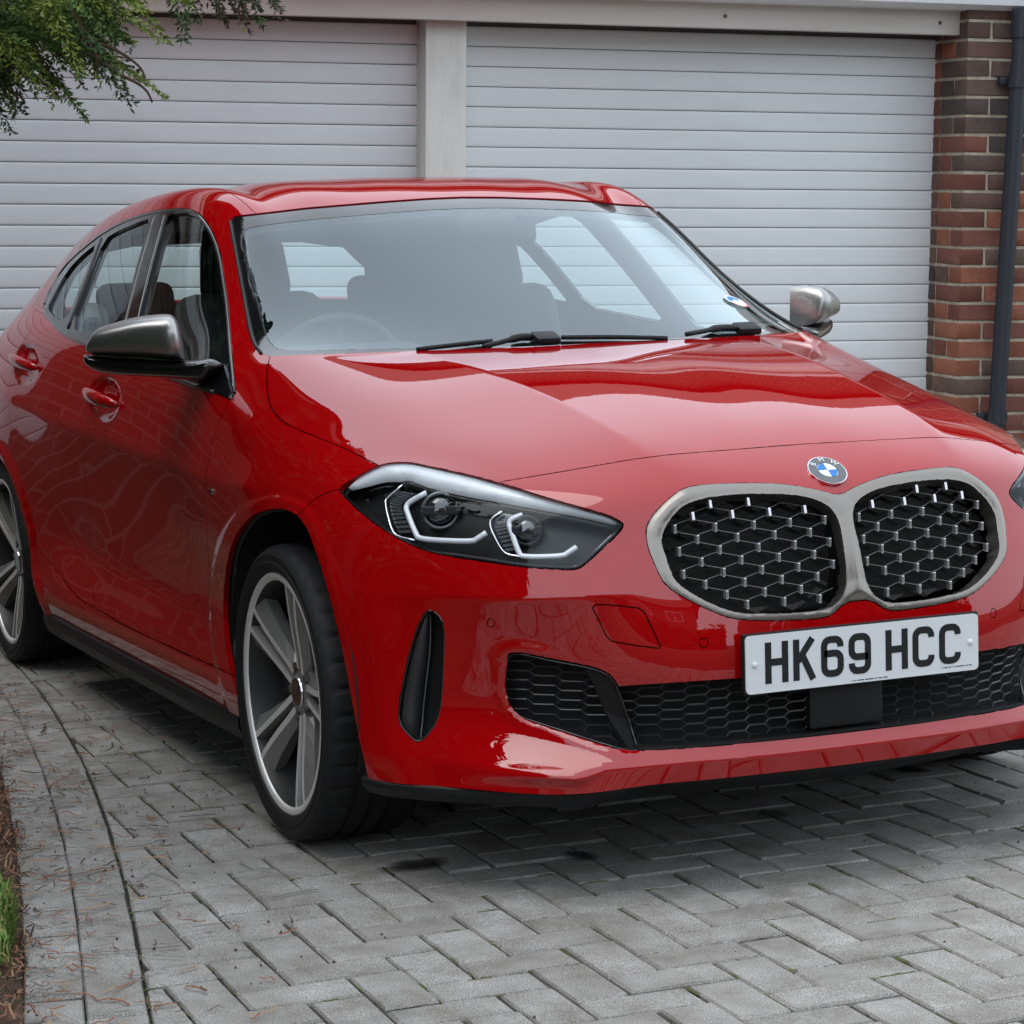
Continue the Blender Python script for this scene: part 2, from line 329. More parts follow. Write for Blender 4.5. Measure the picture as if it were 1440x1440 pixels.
AP=[(320,499),(335,487),(345,478),(362,468)]      # fender / pillar seam
ROOFSEAM=[(-1.02,-.53),(-1.10,-.548),(-1.22,-.556),(-1.5,-.560),(-2.3,-.548),(-2.8,-.515),(-3.14,-.47),(-3.17,-.30),(-3.195,.05)]
GRS=[tuple(q) for q in smooth_poly(GR[:8],1)[1:-3]]+GR[7:18]+[tuple(q) for q in smooth_poly(GR[18:],1)[1:-3]]+[GR[-1]]
AR=[tuple(q) for q in spline(AR[:-2],46)]+AR[-2:]
FIN=[(560,1062),(640,1068),(740,1074),(859,1084),(838,1096),(818,1109),(700,1106),(560,1103)]
# ------------------------------------------------------------------ half of the dense surface
bm=bmesh.new(); bm.from_mesh(dm); bm.normal_update()
bmesh.ops.delete(bm,geom=[v for v in bm.verts if v.co.y>1e-5],context='VERTS')
for v in bm.verts:
    if abs(v.co.y)<1e-5: v.co.y=0
bm.verts.ensure_lookup_table()
co=np.array([v.co[:] for v in bm.verts]); no=np.array([v.normal[:] for v in bm.verts])
def polydist(P,poly,closed=False):
    pts=np.array(poly,float); d=np.full(len(P),1e9)
    for i in range(len(pts)-(0 if closed else 1)):
        a=pts[i];b=pts[(i+1)%len(pts)]; ab=b-a; t=np.clip(((P-a)@ab)/(ab@ab),0,1); d=np.minimum(d,np.linalg.norm(P-(a+t[:,None]*ab),axis=1))
    return d
def inpoly(P,poly):
    x,y=P[:,0],P[:,1]; ins=np.zeros(len(P),bool); n=len(poly)
    for i in range(n):
        x1,y1=poly[i];x2,y2=poly[(i+1)%n]
        if y1==y2: continue
        c=((y1>y)!=(y2>y))&(x<(x2-x1)*(y-y1)/(y2-y1)+x1); ins^=c
    return ins
px=PJ(co); fac=((CAM_C-co)*no).sum(1)>0
sst=lambda t:(lambda c:c*c*(3-2*c))(np.clip(t,0,1))
disp=np.zeros(len(co))
lower=(co[:,1]<-.7)&(co[:,2]<.9)
# wheel arch lips
d=polydist(px,AR[:-2]); disp+=np.where(fac&lower,.004*sst((22-d)/9),0)
d=polydist(co[:,[0,2]],RA); disp+=np.where(lower&(co[:,0]<-2),.009*sst((.045-d)/.018),0)
d=polydist(px,FIN,True); ins=inpoly(px,FIN)
disp+=np.where(fac&ins&(co[:,0]>.3),.012*sst(d/16)*sst((px[:,0]-640)/150),0)
d=polydist(px,[(760,923),(730.5,917.4),(717,919.3),(709.2,926),(711,961),(714,984.4),(721.8,998),(738.3,1011.7),(796.7,1031),(855,1049.6),(882,1057.4)])
disp+=np.where(fac&(co[:,0]>.4)&~inpoly(px,GR),.0045*sst((20-d)/13),0)
dk=np.minimum(polydist(px,KO,True),polydist(px,KI,True)); disp+=np.where(fac&(co[:,0]>.6)&inpoly(px,KO)&~inpoly(px,KI),.0055*sst(dk/14),0)
# door-handle bowls
for cx,cy,rx,ry in ((146,560,21,30),(37,511,15,26)):
    q=((px[:,0]-cx)/rx)**2+((px[:,1]-cy)/ry)**2; disp-=np.where(fac&(co[:,1]<-.7),.020*sst((1.15-q)/.75),0)
co2=co+no*disp[:,None]
co2[np.abs(co[:,1])<1e-6,1]=0
for v,c in zip(bm.verts,co2): v.co=c
bm.normal_update()
# ------------------------------------------------------------------ knife
bm.faces.ensure_lookup_table()
F0=list(bm.faces); FC=np.array([f.calc_center_median()[:] for f in F0]); FN=np.array([f.normal[:] for f in F0])
FP=PJ(FC); FF=((CAM_C-FC)*FN).sum(1)>0.0
EXF=[];EXC=np.zeros((0,3));EXN=np.zeros((0,3)); POLYS=[]
def bisect(fs,pc,nrm):
    D={}; px_,py_,pz_=pc; nx_,ny_,nz_=nrm; new=[]
    def dist(v):
        k=D.get(v)
        if k is None:
            c=v.co; k=(c.x-px_)*nx_+(c.y-py_)*ny_+(c.z-pz_)*nz_; k=0.0 if abs(k)<2e-6 else k; D[v]=k
        return k
    for e in {e for f in fs for e in f.edges}:
        a_,b_=e.verts; da,db=dist(a_),dist(b_)
        if da*db<0:
            _,nv_=bmesh.utils.edge_split(e,a_,da/(da-db)); D[nv_]=0.0
    st=list(fs)
    while st:
        f=st.pop(); vs=list(f.verts); on=[k for k,v in enumerate(vs) if dist(v)==0.0]
        if len(on)<2: continue
        n=len(vs); done=False
        for p in range(len(on)):
            a_=on[p]; b_=on[(p+1)%len(on)]; gap=(b_-a_)%n
            if gap in (0,1,n-1): continue
            sg=[dist(vs[(a_+q)%n]) for q in range(1,gap)]; og=[dist(vs[(b_+q)%n]) for q in range(1,n-gap)]
            if (max(sg)>0)!=(max(og)>0) or (min(sg)<0)!=(min(og)<0):
                try: nf,_=bmesh.utils.face_split(f,vs[a_],vs[b_])
                except ValueError: continue
                if nf is None: continue
                nf.normal_update(); new.append(nf); st+=[f,nf] if len(on)>2 else []; done=True; break
    return new
AX={'top':(0,1,2),'side':(0,2,1),'rear':(1,2,0)}
def prj(top): return PJ if not top else (lambda P:np.asarray(P)[...,list(AX[top][:2])])
def cut(poly,closed=True,test=None,top=None):
    pr=prj(top); mg=.05 if top else 24; fp=pr(FC) if top else FP; ff_=np.ones(len(FC),bool) if top else FF; bbm=.06 if top else 30
    global EXC,EXN
    fresh=[]; exp_=pr(EXC) if len(EXC) else np.zeros((0,2)); exf=(((CAM_C-EXC)*EXN).sum(1)>0) if not top else np.ones(len(EXC),bool)
    pts=[np.array(p,float) for p in poly]; n=len(pts)
    for i in range(n if closed else n-1):
        a,b=pts[i],pts[(i+1)%n]; ab=b-a; l2=ab@ab
        if l2<1e-6: continue
        
        if top:
            nrm=np.zeros(3); pc=np.zeros(3); i0,i1,_=AX[top]; nrm[i0],nrm[i1]=-ab[1],ab[0]; pc[i0],pc[i1]=a
        else: nrm=np.cross(ray(*a),ray(*b)); pc=CAM_C
        nrm=nrm/np.linalg.norm(nrm)
        def near(P,m):
            t=np.clip(((P-a)@ab)/l2,0,1); return np.linalg.norm(P-(a+np.outer(t,ab)),axis=1)<m
        bb=(fp[:,0]>min(a[0],b[0])-bbm)&(fp[:,0]<max(a[0],b[0])+bbm)&(fp[:,1]>min(a[1],b[1])-bbm)&(fp[:,1]<max(a[1],b[1])+bbm)&ff_
        ids=np.nonzero(bb)[0]
        if test is not None: ids=ids[test(FC[ids])]
        ids=ids[near(fp[ids],mg)]
        fs=[F0[k] for k in ids if F0[k].is_valid]
        if len(EXC):
            k2=np.nonzero(exf&(exp_[:,0]>min(a[0],b[0])-bbm)&(exp_[:,0]<max(a[0],b[0])+bbm)&(exp_[:,1]>min(a[1],b[1])-bbm)&(exp_[:,1]<max(a[1],b[1])+bbm))[0]
            if len(k2): k2=k2[near(exp_[k2],mg)]
            if test is not None and len(k2): k2=k2[test(EXC[k2])]
            fs+=[EXF[q] for q in k2 if EXF[q].is_valid]
        fv_=[f for f in fresh if f.is_valid]
        if fv_:
            ec=np.array([f.calc_center_median()[:] for f in fv_]); ok=near(pr(ec),mg)
            fs+=[f for f,k in zip(fv_,ok) if k]
        fs=list(set(fs))
        if not fs: continue
        fresh+=bisect(fs,pc,nrm)
    fresh=[f for f in fresh if f.is_valid]; EXF.extend(fresh)
    if fresh:
        EXC=np.vstack([EXC,[f.calc_center_median()[:] for f in fresh]]); EXN=np.vstack([EXN,[f.normal[:] for f in fresh]])
    POLYS.append((pts,closed,top))
side_t=lambda P:(P[:,1]<-.55)
front_t=lambda P:(P[:,0]>.0)
cut(smooth_poly(HL),test=lambda P:P[:,0]>.1)
ACS=smooth_poly(AC,1); cut(ACS,test=front_t); cut(GRS,test=front_t); cut(smooth_poly(KO,1),test=front_t); cut(smooth_poly(KI),test=front_t); cut(TOW,test=front_t); cut(SEN1,test=front_t); cut(SEN2,test=front_t)
top_t=lambda P:(P[:,2]>.95)
cut(WS,test=lambda P:(P[:,2]>.99)&(P[:,0]<-.27)); cut(smooth_poly(WSI,1),test=lambda P:(P[:,2]>.99)&(P[:,0]<-.27))
cut(DLO,test=lambda P:(P[:,1]<-.5)&(P[:,2]>.85))
for g in (GF,GRr,GQ): cut(smooth_poly(g,1),test=lambda P:(P[:,1]<-.5)&(P[:,2]>.85))
cut(spline(HOODF,16),False,test=front_t); cut(spline(HOODS,28),False,test=lambda P:(P[:,0]>-.75)&(P[:,2]>.7)); cut([(372,501),(380,500),(480,497),(600,493),(760,487),(905,478)],False,test=lambda P:(P[:,0]<-.2)&(P[:,0]>-.7))
cut(spline(FBUM,12),False,test=side_t); cut(spline(AP,12),False,test=lambda P:(P[:,0]<-.3)&(P[:,0]>-.8))
for s in (DF,DB,DM,DR): cut(spline(s,30),False,test=side_t)
cut(AR,test=side_t); cut(RA,test=lambda P:(P[:,1]<-.55)&(P[:,0]<-1.8),top='side'); cut(RW,test=lambda P:P[:,0]<-3,top='rear')
cut(ROOFSEAM,False,test=lambda P:P[:,2]>1.2,top='top')
es=list({e for f in EXF if f.is_valid for e in f.edges})
va=np.array([e.verts[0].co[:] for e in es]); vb=np.array([e.verts[1].co[:] for e in es])
for top in (None,'top','side','rear'):
    pr=prj(top)
    ea,eb=pr(va),pr(vb); em_=(ea+eb)/2
    for pts,closed,tp in POLYS:
        if tp!=top: continue
        A=np.array(pts); mgn=.001 if top else 1; lo=A.min(0)-mgn; hi=A.max(0)+mgn
        k=np.nonzero(((em_>lo)&(em_<hi)).all(1))[0]
        if top=='top': k=k[va[k,2]>1.2]
        if top=='rear': k=k[va[k,0]<-3]
        if top=='side': k=k[va[k,1]<-.6]
        if not len(k): continue
        dd=np.maximum.reduce([polydist(q[k],pts,closed) for q in (ea,eb,em_)])
        for j in k[dd<(2e-5 if top else .06)]: es[j].seam=True
bm.normal_update()
# ------------------------------------------------------------------ flood fill regions
bm.faces.index_update(); bm.faces.ensure_lookup_table()
reg=[-1]*len(bm.faces); nreg=0
for f in bm.faces:
    if reg[f.index]>=0: continue
    st=[f]; reg[f.index]=nreg
    while st:
        g=st.pop()
        for e in g.edges:
            if e.seam: continue
            for h in e.link_faces:
                if reg[h.index]<0: reg[h.index]=nreg; st.append(h)
    nreg+=1
bvh=BVHTree.FromBMesh(bm)
def face_at(x,y):
    d=Vector(ray(x,y)).normalized(); l,n_,i,_=bvh.ray_cast(Vector(CAM_C),d); return i
SEEDS={'headlight':(650,740),'air_curtain':(595,950),'grille':(800,980),'kidney_frame':(1195,760),'kidney':(1050,760),'tow_cover':(870,880),'parking_sensor':(690,876),'parking_sensor.b':(989.5,904),
'screen':(560,400),'screen_border':(344,388),'screen_border.b':(560,289),'glass_front':(265,400),'glass_rear':(150,420),'glass_quarter':(95,410),'window_trim':(222,310),
'hood':(700,600),'bumper':(780,850),'fender':(400,660),'door_front':(200,700),'door_rear':(70,650),'side_frame':(345,440),'roof':(500,270),'sill':(250,950),'arch_front':(400,1000),'arch_rear':(15,820)}
regname={}
for nme,p in SEEDS.items():
    i=face_at(*p)
    if i is None: print('SEED MISS',nme); continue
    if reg[i] in regname: print('SEED CONFLICT',nme,regname[reg[i]])
    regname[reg[i]]=nme
def seed3(o,d,nme):
    i=bvh.ray_cast(Vector(o),Vector(d))[2]
    if reg[i] in regname: print('SEED CONFLICT',nme,regname[reg[i]])
    regname[reg[i]]=nme
seed3((-9,-.2,1.2),(1,0,0),'glass_tail')
cnt={}
for r_ in reg: cnt[r_]=cnt.get(r_,0)+1
# slivers join their largest named neighbour
for _ in range(4):
    for f in bm.faces:
        if reg[f.index] in regname: continue
        if cnt[reg[f.index]]>40: continue
        best=None
        for e in sorted(f.edges,key=lambda e:-e.calc_length()):
            for h in e.link_faces:
                if h is not f and reg[h.index] in regname: best=reg[h.index]; break
            if best is not None: break
        if best is not None: reg[f.index]=best
cnt={}
for r_ in reg: cnt[r_]=cnt.get(r_,0)+1
print('regions',{regname.get(k,k):c for k,c in cnt.items()})

# ------------------------------------------------------------------ panels
bm.verts.index_update(); bm.faces.index_update()
VC=[v.co.copy() for v in bm.verts]; VN=[]
for v in bm.verts:
    n_=v.normal.copy()
    if abs(v.co.y)<1e-6: n_.y=0; n_.normalize()
    VN.append(n_)
RF={}
for f in bm.faces:
    n_=regname.get(reg[f.index],'side_frame'); RF.setdefault(n_.split('.')[0] if not n_.startswith('parking') else n_,[]).append([v.index for v in f.verts])
def panel_data(region,gap=.0017,lip=.012,off=0.0,lipdir=None):
    F=RF[region]; mp={}; V=[];Nn=[]
    for f in F:
        for i in f:
            if i not in mp: mp[i]=len(V); V.append(VC[i].copy()); Nn.append(VN[i].copy())
    F=[[mp[i] for i in f] for f in F]
    ec={}
    for f in F:
        for a,b in zip(f,f[1:]+f[:1]): ec.setdefault((min(a,b),max(a,b)),[]).append((a,b,f))
    bd=[l[0] for k,l in ec.items() if len(l)==1 and not (abs(V[k[0]].y)<1e-6 and abs(V[k[1]].y)<1e-6)]
    inw={}
    for a,b,f in bd:
        c=sum((V[i] for i in f),Vector())/len(f); e=(V[b]-V[a]); m_=(V[a]+V[b])/2
        if e.length<1e-9: continue
        e.normalize(); d=c-m_; d-=e*d.dot(e)
        if d.length<1e-9: continue
        d.normalize()
        for i in (a,b): inw[i]=inw.get(i,Vector())+d
    for i,d in inw.items():
        d-=Nn[i]*d.dot(Nn[i])
        if d.length>1e-6: d.normalize(); 
        if abs(V[i].y)<1e-6: d.y=0
        V[i]=V[i]+d*gap
    if off:
        V=[v+n_*off for v,n_ in zip(V,Nn)]
    LN=[[tuple(Nn[i]) for i in f] for f in F]
    if lip and bd:
        ring={}
        for a,b,f in bd:
            for i in (a,b):
                if i not in ring:
                    dr=(-Nn[i] if lipdir is None else Vector(lipdir))
                    if abs(V[i].y)<1e-6: dr=Vector((dr.x,0,dr.z))
                    ring[i]=len(V); V.append(V[i]+dr*lip+inw.get(i,Vector()).normalized()*.0005)
        for a,b,f in bd:
            q=[b,a,ring[a],ring[b]]
            nn=(V[q[1]]-V[q[0]]).cross(V[q[2]]-V[q[0]])
            nn=nn.normalized() if nn.length>1e-12 else Vector((0,0,1))
            F.append(q); LN.append([tuple(nn)]*4)
    return V,F,LN
def build(name,V,F,LN,mt,parent):
    me=bpy.data.meshes.new(name); me.from_pydata([tuple(v) for v in V],[],F); me.update()
    if LN is not None:
        me.polygons.foreach_set('use_smooth',[True]*len(me.polygons))
        me.normals_split_custom_set([n_ for l in LN for n_ in l])
    me.materials.append(mt); return link(bpy.data.objects.new(name,me),parent)
def mirror_data(V,F,LN):
    return [Vector((v.x,-v.y,v.z)) for v in V],[f[::-1] for f in F],[[(n_[0],-n_[1],n_[2]) for n_ in l[::-1]] for l in LN]
def merged(V,F,LN):
    n0=len(V); mp=[];V2=list(V)
    for i,v in enumerate(V):
        if abs(v.y)<1e-6: mp.append(i)
        else: mp.append(len(V2)); V2.append(Vector((v.x,-v.y,v.z)))
    _,Fm,Lm=mirror_data(V,F,LN)
    return V2,F+[[mp[i] for i in f] for f in Fm],LN+Lm
CARL='red five-door hatchback with black-meshed kidney grille parked on block paving before garage doors'
car=empty('car',(0,0,0),CARL,'car')
PANELS={}
def both(name,region,mt,parent=None,**k):
    d=panel_data(region,**k); a=build(name,*d,mt,parent or car); b=build(name,*mirror_data(*d),mt,parent or car); PANELS[region]=(a,b); return a,b
def whole(name,region,mt,parent=None,**k):
    d=panel_data(region,**k); a=build(name,*merged(*d),mt,parent or car); PANELS[region]=(a,); return a
P_=M['paint']
hood=whole('bonnet','hood',P_); bumper=whole('front_bumper','bumper',P_,lip=.014,gap=.0016); roof=whole('roof','roof',P_,gap=.001)
whole('body_frame','side_frame',P_,gap=.0012); both('front_wing','fender',P_); dF=both('front_door','door_front',P_); dR=both('rear_door','door_rear',P_); both('sill_panel','sill',P_,lip=.03)
both('tow_eye_cover','tow_cover',P_,gap=.0011,lip=.004); both('parking_sensor','parking_sensor',P_,gap=.0005,lip=.003,off=-.0005); both('parking_sensor','parking_sensor.b',P_,gap=.0005,lip=.003,off=-.0005)
scr=whole('windscreen','screen',M['screen'],gap=0,lip=0,off=-.0035); whole('windscreen_border','screen_border',M['black_gloss'],gap=.0015,lip=.004,off=-.003)
wt=both('window_trim','window_trim',M['black_gloss'],gap=.0015,lip=.008,off=.0012)
gl=both('front_door_glass','glass_front',M['sideglass'],gap=-.001,lip=0,off=-.006); both('rear_door_glass','glass_rear',M['sideglass'],gap=-.001,lip=0,off=-.006); both('quarter_glass','glass_quarter',M['sideglass'],gap=-.001,lip=0,off=-.006)
whole('rear_screen','glass_tail',M['sideglass'],gap=0,lip=0,off=-.003)
kf=whole('kidney_frame','kidney_frame',M['bronze'],gap=.0012,lip=.034,off=.001)
# inner shell behind the panels (also the cabin lining)
V=[];F=[];mp={}
for r_,fl in RF.items():
    if r_ in ('screen','glass_front','glass_rear','glass_quarter','glass_tail','headlight','grille','kidney','air_curtain','arch_front','arch_rear','kidney_frame'): continue
    for f in fl:
        if all(VC[i].z<.25 for i in f): continue
        g=[]
        for i in f:
            if i not in mp: mp[i]=len(V); V.append(VC[i]-VN[i]*.022 if abs(VC[i].y)>1e-6 else Vector((VC[i].x-VN[i].x*.022,0,VC[i].z-VN[i].z*.022)))
            g.append(mp[i])
        F.append(g)
V,F,_=merged(V,F,[[(0,0,1)]*len(f) for f in F]); o=build('inner_shell',V,F,None,M['lining'],car); o.data.polygons.foreach_set('use_smooth',[True]*len(o.data.polygons))
# surface lookups
def on_cam(x,y,behind=0.0):
    d=Vector(ray(x,y)).normalized(); l,n_,i,t=bvh.ray_cast(Vector(CAM_C),d)
    return (l+d*behind) if l else None
def on_x(y,z):
    l,n_,i,t=bvh.ray_cast(Vector((3,-abs(y),z)),Vector((-1,0,0))); 
    if l is None: return None,None
    p=Vector((l.x,y,z)); n_=Vector((n_.x,n_.y if y<=0 else -n_.y,n_.z)); return p,n_
def on_y(x,z):
    l,n_,i,t=bvh.ray_cast(Vector((x,-3,z)),Vector((0,1,0))); return l,n_
def flipo(o,name=None,parent=None):
    """mirrored copy (car left side) of a mesh object built on the right"""
    me=o.data.copy(); co_=np.empty(len(me.vertices)*3); me.vertices.foreach_get('co',co_); co_=co_.reshape(-1,3); co_[:,1]*=-1; me.vertices.foreach_set('co',co_.ravel()); me.flip_normals(); me.update()
    c=bpy.data.objects.new(name or o.name.split('.')[0],me); link(c,parent or o.parent)
    for k in o.keys():
        if k in('label','kind'): c[k]=o[k]
    return c

# ------------------------------------------------------------------ front details
_V=[tuple(v) for v in VC]; _n=len(_V); _F=[f for fl in RF.values() for f in fl]
bvhF=BVHTree.FromPolygons(_V+[(x,-y,z) for x,y,z in _V],_F+[[i+_n for i in f[::-1]] for f in _F])
def cam_hit(x,y,behind=0.0):
    d=Vector(ray(x,y)).normalized(); l,n_,i,t=bvhF.ray_cast(Vector(CAM_C),d)
    return (l+d*behind,n_) if l else (None,None)
def opening(name,region,depth,d,mt,gap=0.001,inset=.9,walls_=True):
    V,F,LN=panel_data(region,gap=gap,lip=depth,lipdir=d); nf=len(RF[region]); walls=F[nf:] if walls_ else []
    nv=max(i for f in F[:nf] for i in f)+1; dv=Vector(d)*depth*inset
    V2=V+[v+dv for v in V[:nv]]; off=len(V); back=[[i+off for i in f] for f in F[:nf]]
    V2,F2,_=merged(V2,walls+back,[[(0,0,1)]*len(f) for f in walls+back])
    return build(name,V2,F2,None,mt,car)
M['hl_in']=mat('headlight_inner',(.006,.0065,.007),.38)
M['drl']=mat('light_guide',(.80,.82,.84),.3,0,Coat_Weight=1)
M['silver']=mat('silver_trim_sky_sheen',(.86,.88,.90),.4,.1)
M['rib']=mat('ribbed_lens',(.16,.17,.18),.2,.6)
opening('grille_housing','grille',.07,(-1,0,0),M['void']); opening('kidney_housing','kidney',.075,(-1,0,0),M['void'],gap=-.004,walls_=False)
# ---- headlights
d=panel_data('headlight',gap=.003,lip=.0,off=-.001)
lens=build('headlight',*d,M['lens'],car); lensL=build('headlight',*mirror_data(*d),M['lens'],car)
V,F,LN=panel_data('headlight',gap=.0015,lip=.075,lipdir=(-.86,.45,-.1)); nf=len(RF['headlight']); nv=max(i for f in F[:nf] for i in f)+1
dv=Vector((-.86,.45,-.1))*.072; V2=V+[v+dv for v in V[:nv]]; off=len(V)
hs_=build('housing',V2,F[nf:]+[[i+off for i in f] for f in F[:nf]],None,M['hl_in'],lens); flipo(hs_,'housing',lensL)
def hl_part(name,bm_,mt,sm=True):
    o=bm_obj(name,bm_,mt,lens,smooth=sm); flipo(o,name,lensL); return o
def px_line(pts,behind,n=None):
    if n: pts=spline(pts,n)
    return [on_cam(x,y,behind) for x,y in pts]
def ribbon(pts1,pts2,behind1,behind2,thick=.004):
    b=bmesh.new(); rows=[]
    for (p,q) in zip(pts1,pts2):
        A=on_cam(*p,behind1); B=on_cam(*q,behind2); dd=(A-Vector(CAM_C)).normalized()*thick
        rows.append([b.verts.new(v) for v in (A,B,B+dd,A+dd)])
    for r1,r2 in zip(rows,rows[1:]):
        for k in range(4): b.faces.new((r1[k],r1[(k+1)%4],r2[(k+1)%4],r2[k]))
    b.faces.new(rows[0]); b.faces.new(rows[-1][::-1]); return b
tp=spline([(490,686),(508,670),(532,657.5),(552,653.5),(578,653.5),(607,659.5),(663,672),(720,688),(757,700.5),(815,717),(853,728),(868,736)],28)
bt=spline([(496,690),(520,684),(545,678),(563,678),(577,676.5),(606,687),(653,698),(700,706.5),(757,717),(806,726),(843,734),(866,740)],28)
hl_part('upper_trim_sky_sheen',ribbon(tp,bt,.012,.028),M['silver'])  # silver bezel, whitened to stand in for sky reflected on the lens
bt2=[(x,y+9) for x,y in bt]; hl_part('lower_trim',ribbon([(x,y+1) for x,y in bt[8:]],bt2[8:],.03,.036),M['hl_in'])
for k,(pts,rad) in enumerate((([(600,693),(578,705),(571.5,713),(574,724),(585,750),(593,757.5),(628,760.5),(662,761),(671,757.5),(684,749)],.0058),([(735,724),(721,729.5),(716,735.5),(719,747),(730,777),(738,782.5),(765,783),(790,781.5),(798,778),(811,769)],.0056))):
    b=bmesh.new(); add_tube(b,px_line(pts,.036,26),rad,8); hl_part('light_guide',b,M['drl'])
for pts in ([(566,682),(546,699),(542,707),(546,728),(556,752),(583,760)],[(706,719),(692,729),(689,737),(694,752),(709,777),(732,783)]):
    b=bmesh.new(); add_tube(b,px_line(pts,.030,18),.0026,6); hl_part('chrome_edge',b,M['chrome'])
for A_,B_ in (([(560,690),(549,703),(551,725),(562,752)],[(584,694),(566,708),(568,724),(581,751)]),([(709,722),(695,733),(700,753),(713,777)],[(724,725),(712,733),(716,749),(728,776)])):
    a=spline(A_,14); c=spline(B_,14)
    b=bmesh.new()
    for i in range(13):
        q=[on_cam(*a[i],.042),on_cam(*c[i],.042),on_cam(*(c[i]*.35+c[i+1]*.65),.042),on_cam(*(a[i]*.35+a[i+1]*.65),.042)]
        add=(q[0]-Vector(CAM_C)).normalized()*.006; vs=[b.verts.new(v) for v in q]+[b.verts.new(v+add) for v in q]
        for f in ((0,1,2,3),(4,5,1,0),(6,7,3,2),(5,6,2,1),(7,4,0,3)): b.faces.new([vs[i_] for i_ in f])
    hl_part('ribbed_reflector',b,M['rib'],False)
bl=px_line([(482,697),(507,722),(535,745),(567,764),(606,775),(641,779),(689,786),(738,793),(777,796),(803,797),(816,793),(842,770),(866,747)],.012,40)
b=bmesh.new(); add_tube(b,bl,.0016,6); hl_part('lens_edge',b,M['chrome'])
b=bmesh.new(); bl2=spline([(484,704),(507,727),(535,750),(567,768.5),(606,779.5),(641,784),(689,790.5),(738,798),(777,800),(803,800.5),(818,796.5),(844,773.5),(869,750)],40); 
hl_part('seal',ribbon(spline([(478,690),(507,721),(535,744),(567,763),(606,774),(641,778),(689,785),(738,792),(777,795),(803,796),(814,793),(840,771),(864,748)],40),bl2,.005,.003,.003),M['black'])
for (cx,cy,r0) in ((619,718,.034),(741,746,.027)):
    c=on_cam(cx,cy,.045); ax=(Vector(CAM_C)-c).normalized(); q=ax.to_track_quat('Z','Y').to_matrix().to_4x4(); q.translation=c
    b=bmesh.new(); bmesh.ops.create_uvsphere(b,u_segments=20,v_segments=10,radius=r0*.8); bmesh.ops.transform(b,matrix=q@Matrix.Diagonal((1,1,.55,1)),verts=b.verts); o=hl_part('projector_lens',b,mat('projector_glass',(.02,.022,.026),.03,0,Coat_Weight=1,Coat_IOR=1.8))
    b=bmesh.new(); add_tube(b,[q@Vector((r0*math.cos(t),r0*math.sin(t),.0)) for t in np.linspace(0,2*math.pi,25)[:-1]],.004,6,closed=True); hl_part('projector_ring',b,M['hl_in'] if r0<.03 else M['rib'])
    b=bmesh.new(); add_box(b,c-ax*.012,(r0*2.2,.02,r0*1.5),q.to_3x3(),.004); hl_part('module',b,M['hl_in'],False)
# ---- air curtain
d=panel_data('air_curtain',gap=.0008,lip=.05,lipdir=(-.8,.55,0)); V,F,LN=d; nf=len(RF['air_curtain']); nv=max(i for f in F[:nf] for i in f)+1
dv=Vector((-.8,.55,0))*.048; V2=V+[v+dv for v in V[:nv]]; off=len(V)
ac=build('air_curtain',V2,F[nf:]+[[i+off for i in f] for f in F[:nf]],None,M['void'],car); acL=flipo(ac,'air_curtain',car)
o=bm_obj('vane',ribbon(spline([(602,861),(592,885),(583,915),(574,955),(567,990),(566,1016),(577,1031),(588,1042)],20),spline([(605,861),(605,885),(604,915),(599,955),(595,990),(593,1016),(591,1031),(589.5,1043)],20),.002,.03),M['black_tex'],ac,smooth=True); flipo(o,'vane',acL)
b=bmesh.new(); add_tube(b,px_line([(605,862),(605.5,885),(604.5,915),(600,955),(596,990),(594,1016),(591,1043)],.026,20),.0016,6); o=bm_obj('vane_edge',b,M['rib'],ac,smooth=True); flipo(o,'vane_edge',acL)
b=bmesh.new(); add_tube(b,px_line(ACS,.001)+[on_cam(*ACS[0],.001)],.0022,6); o=bm_obj('vent_rim',b,M['black_gloss'],ac,smooth=True); flipo(o,'vent_rim',acL)
# ---- lower grille honeycomb
hx=bmesh.new(); PGR=GR
def hexpts(y,z,a,c,h): return [(y-a-c,z),(y-a,z+h),(y+a,z+h),(y+a+c,z),(y+a,z-h),(y-a,z-h)]
a_,c_,h_=.016,.009,.0095
for j in range(-1,14):
    for i in range(-16,17):
        y=i*(2*a_+c_)*1.0; z=.285+j*2*h_+(h_ if i%2 else 0)
        yy=-abs(y); p,_=on_x(yy,z)
        if p is None: continue
        if not inpoly(PJ(np.array([p[:]])),PGR)[0]: continue
        if abs(y+.02)<.095 and z<.42: continue
        ring=[]
        for (py,pz) in hexpts(y,z,a_*.96,c_*.96,h_*.93):
            s_,_=on_x(-abs(py),pz); ring.append(Vector(((s_.x if s_ else p.x)-.022,py,pz)))
        add_tube(hx,ring,.0013,4,closed=True)
o=bm_obj('grille_mesh',hx,mat('grille_mesh_black',(.02,.02,.022),.3),car); o['kind']='stuff'
b=bmesh.new(); add_box(b,(.845,-.02,.352),(.03,.165,.095),None,.006); rs=bm_obj('radar_sensor',b,M['black'],car,autosm=40)
for sgn in (0,1):
    pass
b=bmesh.new()
for q in ([(845,946),(858,953),(868,967),(884,1012),(897,1055),(886,1056),(872,1048),(850,1000),(832,960),(824,940)],):
    vs=[b.verts.new(on_cam(x,y,.012)) for x,y in q]; b.faces.new(vs)
bmesh.ops.solidify(b,geom=b.faces[:],thickness=.012)
o=bm_obj('duct_blade',b,M['black'],car); flipo(o)
